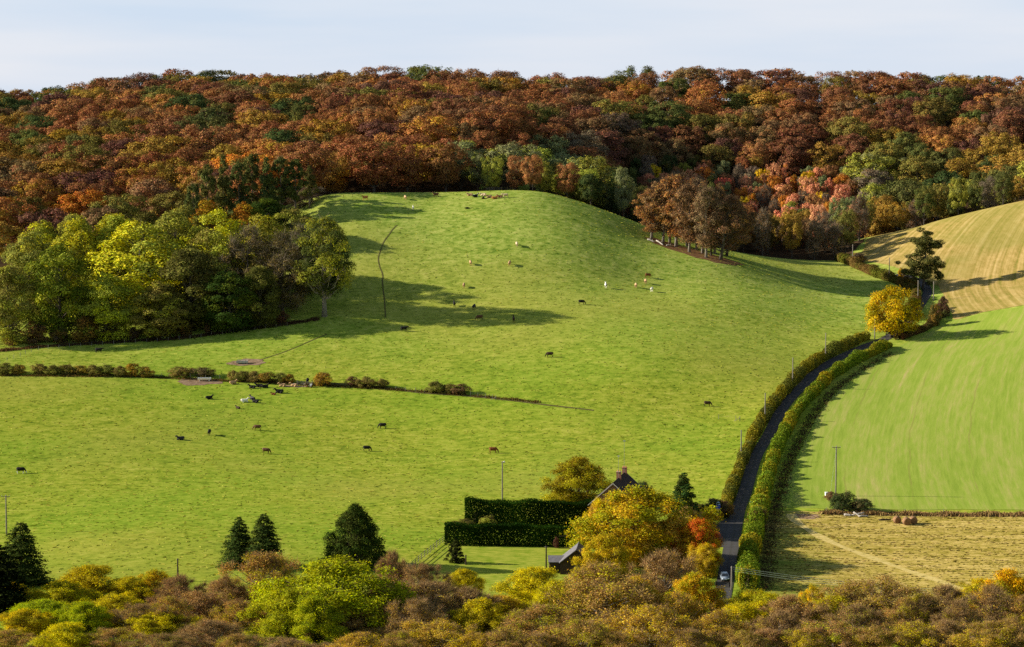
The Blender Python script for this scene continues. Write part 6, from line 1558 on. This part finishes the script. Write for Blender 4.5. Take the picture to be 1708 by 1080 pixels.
# shed beside the lawn
sa = at_depth(962, 916, 479); sb = (float(sa[0]) + .6, 486.0, float(sa[2]))
shed, zs_, Ls, Ws = gable_house('shed', (float(sa[0]), 479.0, float(sa[2])), sb, 3.6, 2.9, max(1.6, float(sa[2]) - 2.9 - float(gz(sa[0], 479))), 'dark slate roofed shed at the end of the lawn', 'shed', 'darkwood', 'lead', None)
mb = MB(); mb.box((0, .06, .95), (1.2, .08, 1.9)); dr = mb.build('door', M['rail'], shed); mb = MB(); mb.box((.45, -.0, .95), (.06, .12, .14)); mb.build('handle', M['metal'], dr)
lx = at_depth(931, 938, 480); o = empty('lean_to_shed', (float(lx[0]), 482.0, float(gz(lx[0], 482))), 0.02)
hz = float(lx[2]) - float(gz(lx[0], 482))
mb = MB(); mb.box((0, 0, hz / 2 - .1), (3.6, 3.0, hz - .2)); mb.build('wall', M['darkwood'], o)
mb = MB(); mb.add([(-2, -1.7, hz - .05), (2, -1.7, hz - .05), (2, 1.7, hz + .7), (-2, 1.7, hz + .7), (-2, -1.7, hz - .18), (2, -1.7, hz - .18), (2, 1.7, hz + .57), (-2, 1.7, hz + .57)], [[0, 1, 2, 3], [7, 6, 5, 4], [0, 4, 5, 1], [1, 5, 6, 2], [2, 6, 7, 3], [3, 7, 4, 0]]); mb.build('roof', M['lead'], o)
tag(o, 'low lean-to with grey sheet roof joined to the dark shed', 'shed')

# ------------------------------------------------------------------ cars, sign
M['rubber'] = simple_mat('tyre_rubber', (.02, .02, .021, 1), .85)
M['lampglass'] = simple_mat('clear_lamp_glass', (.6, .62, .65, 1), .1, None, 0, 0, .6)
def car_mat(name, col):
    t = NT(name); n = t.node('ShaderNodeBsdfPrincipled'); n.inputs['Base Color'].default_value = col; n.inputs['Roughness'].default_value = .35; n.inputs['Metallic'].default_value = .3; n.inputs['Coat Weight'].default_value = .5
    t.L.new(n.outputs[0], t.out.inputs['Surface']); return t.m
def car(x, y, rz, paint_, lab):
    o = empty('parked_car', (x, y, float(gz(x, y)) + .07), rz)
    # body: cross-sections along the length (front at +x)
    sec = [(-2.0, .70, .45, .78, .5), (-1.95, .80, .35, .92, .55), (-1.5, .84, .28, .98, .6), (-.6, .85, .25, .98, .62), (.5, .85, .25, .96, .62), (1.2, .84, .27, .9, .6), (1.8, .8, .33, .78, .56), (2.02, .68, .42, .66, .5)]
    V, F = [], []
    for (xx, hw, z0, z1, k) in sec:
        V += [(xx, -hw * .92, z0), (xx, -hw, (z0 + z1) / 2), (xx, -hw * .93, z1), (xx, hw * .93, z1), (xx, hw, (z0 + z1) / 2), (xx, hw * .92, z0)]
    n = 6
    for i in range(len(sec) - 1):
        for j in range(n): F.append([i * n + j, i * n + (j + 1) % n, (i + 1) * n + (j + 1) % n, (i + 1) * n + j])
    F += [[5, 4, 3, 2, 1, 0], [(len(sec) - 1) * n + j for j in range(n)]]
    mb = MB(); mb.add(V, F); mb.build('body', paint_, o, True)
    # cabin
    cab = [(-1.85, .80, .93, -1.45, .62, 1.42), (1.0, .80, .93, .25, .62, 1.42)]
    (xb, wb, zb, xtb, wt, zt_), (xf, _, _, xtf, _, _) = cab
    V = [(xb, -wb, zb), (xf, -wb, zb), (xf, wb, zb), (xb, wb, zb), (xtb, -wt, zt_), (xtf, -wt, zt_), (xtf, wt, zt_), (xtb, wt, zt_)]
    mb = MB(); mb.add(V, [[4, 5, 6, 7], [0, 1, 5, 4], [1, 2, 6, 5], [2, 3, 7, 6], [3, 0, 4, 7]]); mb.build('roof', paint_, o)
    def pane(nm, q, off):
        q = np.array(q, float); c = q.mean(0); q = c + (q - c) * .86 + np.array(off); mb = MB(); mb.add(q, [[0, 1, 2, 3]]); mb.build(nm, M['glass'], o)
    V = np.array(V)
    pane('windscreen', V[[1, 2, 6, 5]], (.012, 0, .008)); pane('rear_window', V[[2 + 1, 0, 4, 7]], (-.012, 0, .008)); pane('side_window', V[[0, 1, 5, 4]], (0, -.012, .004)); pane('side_window', V[[2, 3, 7, 6]], (0, .012, .004))
    for sx in (-1.25, 1.3):
        for sy in (-.74, .74):
            mb = MB(); mb.tube([(sx, sy - .1, .31), (sx, sy + .1, .31)], .31, 18); wh = mb.build('wheel', M['rubber'], o); mb = MB(); mb.tube([(sx, sy - .105 if sy < 0 else sy + .085, .31), (sx, sy - .085 if sy < 0 else sy + .105, .31)], .19, 12); mb.build('rim', M['metal'], wh)
    for sy in (-.55, .55):
        mb = MB(); mb.box((1.97, sy, .68), (.14, .3, .13)); mb.build('headlight', M['lampglass'], o)
        mb = MB(); mb.box((-1.98, sy * 1.12, .74), (.08, .2, .22)); mb.build('tail_light', M['redlamp'], o)
    mb = MB(); mb.box((2.03, 0, .5), (.03, .52, .11)); mb.build('number_plate', M['whitepaint'], o)
    mb = MB(); mb.box((2.0, 0, .38), (.14, 1.5, .14)); mb.build('bumper', M['rubber'], o)
    return tag(o, lab, 'car')
M['redlamp'] = simple_mat('red_lamp', (.3, .02, .015, 1), .2)
cx, cy, cz = hit(1207, 965)
car(cx, 476.0, -math.pi / 2 + .05, car_mat('silver_blue_paint', (.2, .25, .32, 1)), 'silver-blue hatchback parked at the end of the lane')
cx, cy, cz = hit(1128, 873)
car(cx, cy, -2.6, car_mat('blue_paint', (.02, .07, .34, 1)), 'blue car beside the house, mostly hidden by the trees')
M['bluesign'] = simple_mat('blue_sign_face', (.015, .07, .42, 1), .4, 2.0, .1)
M['palesign'] = simple_mat('pale_blue_panel', (.45, .58, .75, 1), .4, 2.0, .1)
M['blacksign'] = simple_mat('black_band', (.012, .012, .014, 1), .5)
x, y, z = hit(1197, 866); y -= 1.0
o = empty('roadside_sign', (x, y, float(gz(x, y))), .12)
mb = MB(); mb.tube([(0, .06, -.2), (0, .06, 4.0)], .06, 8); mb.build('post', M['metal'], o)
mb = MB(); mb.box((0, 0, 2.75), (1.0, .06, 1.35)); mb.build('sign_face', M['bluesign'], o)
mb = MB(); tt = np.linspace(0, math.pi, 13); mb.add([(math.cos(q) * .5, yy, 3.43 + math.sin(q) * .75) for yy in (-.03, .03) for q in tt], [list(range(13)), list(range(13, 26))[::-1]] + [[i, 13 + i, 14 + i, i + 1] for i in range(12)]); mb.build('sign_top', M['palesign'], o)
mb = MB(); mb.add([(-.5, -.04, 3.72), (.42, -.04, 3.92), (.46, -.04, 3.72), (-.48, -.04, 3.5)], [[0, 3, 2, 1]]); mb.build('sign_band', M['blacksign'], o)
tag(o, 'blue sign with rounded pale top and dark band by the lane', 'sign')
x, y, z = hit(1254, 857)
o = empty('lane_marker', (x, y, z), .0)
mb = MB(); mb.tube([(0, 0, -.2), (0, 0, 2.6)], .04, 6); mb.build('post', M['metal'], o); mb = MB(); mb.box((0, -.06, 2.7), (.95, .05, .5)); mb.build('panel', M['palesign'], o)
tag(o, 'small pale blue panel at the edge of the lane hedge', 'sign')
# ------------------------------------------------------------------ camera, light, sky
cam = bpy.data.cameras.new('camera'); co = bpy.data.objects.new('camera', cam); COL.objects.link(co)
co.location = (0, 0, CAM_Z); co.rotation_euler = (math.pi / 2 - PITCH, 0, 0)
cam.sensor_fit = 'HORIZONTAL'; cam.sensor_width = 36.0; cam.lens = 18.0 / math.tan(HFOV / 2)
cam.clip_start = 1.0; cam.clip_end = 30000
sc.camera = co

SUN_EL = math.radians(22.0)
SUN_H = Vector((-0.995, 0.08, 0)).normalized()
S = Vector((SUN_H.x * math.cos(SUN_EL), SUN_H.y * math.cos(SUN_EL), math.sin(SUN_EL)))
sl = bpy.data.lights.new('sun', 'SUN'); sl.energy = 5.0; sl.angle = math.radians(0.53); sl.color = (1.0, 0.9, 0.74)
so = bpy.data.objects.new('sun', sl); COL.objects.link(so)
so.rotation_euler = (-S).to_track_quat('-Z', 'Y').to_euler(); so.location = (-200, 300, 300)

wd = bpy.data.worlds.new("World"); sc.world = wd; wd.use_nodes = True
nt = wd.node_tree; nt.nodes.clear(); N, L = nt.nodes, nt.links
out = N.new('ShaderNodeOutputWorld'); bg = N.new('ShaderNodeBackground'); L.new(bg.outputs[0], out.inputs[0])
sky = N.new('ShaderNodeTexSky'); sky.sky_type = 'NISHITA'; sky.sun_disc = False
sky.sun_elevation = SUN_EL; sky.sun_rotation = math.atan2(SUN_H.x, SUN_H.y); sky.altitude = 100; sky.air_density = 1.0; sky.dust_density = 0.6; sky.ozone_density = 1.5
bg.inputs['Strength'].default_value = 0.05
tc = N.new('ShaderNodeTexCoord')
mp = N.new('ShaderNodeMapping'); mp.inputs['Scale'].default_value = (2.0, 2.0, 16.0); L.new(tc.outputs['Generated'], mp.inputs[0])
nz = N.new('ShaderNodeTexNoise'); nz.inputs['Scale'].default_value = 1.6; nz.inputs['Detail'].default_value = 5.0; nz.inputs['Roughness'].default_value = 0.5; L.new(mp.outputs[0], nz.inputs['Vector'])
sepz = N.new('ShaderNodeSeparateXYZ'); L.new(tc.outputs['Generated'], sepz.inputs[0])
rp = N.new('ShaderNodeValToRGB'); L.new(nz.outputs['Fac'], rp.inputs[0])
rp.color_ramp.elements[0].position = 0.34; rp.color_ramp.elements[0].color = (0.0,) * 3 + (1,)
rp.color_ramp.elements[1].position = 0.62; rp.color_ramp.elements[1].color = (1.0,) * 3 + (1,)
mx = N.new('ShaderNodeMix'); mx.data_type = 'RGBA'
hi = N.new('ShaderNodeMapRange'); L.new(sepz.outputs[2], hi.inputs[0]); hi.inputs[1].default_value = 0.05; hi.inputs[2].default_value = 0.16; hi.inputs[3].default_value = 1.0; hi.inputs[4].default_value = 0.12
mm = N.new('ShaderNodeMath'); mm.operation = 'MULTIPLY'; mm.inputs[0].default_value = 0.92; L.new(hi.outputs[0], mm.inputs[1])
L.new(mm.outputs[0], mx.inputs[0]); L.new(sky.outputs[0], mx.inputs[6])
c2 = N.new('ShaderNodeMix'); c2.data_type = 'RGBA'; c2.inputs[6].default_value = (5.6, 6.6, 8.0, 1); c2.inputs[7].default_value = (7.2, 7.45, 8.1, 1); L.new(rp.outputs[0], c2.inputs[0]); L.new(c2.outputs[2], mx.inputs[7])
L.new(mx.outputs[2], bg.inputs['Color'])

sc.view_settings.view_transform = 'Standard'; sc.view_settings.look = 'None'; sc.view_settings.gamma = 1.0
sc.view_settings.use_curve_mapping = False
sc.view_settings.exposure = 1.2
sc.cycles.max_bounces = 6; sc.cycles.diffuse_bounces = 3; sc.cycles.transmission_bounces = 3; sc.cycles.transparent_max_bounces = 4
sc.cycles.use_denoising = False
sc.cycles.caustics_reflective = False; sc.cycles.caustics_refractive = False
sc.cycles.volume_bounces = 0
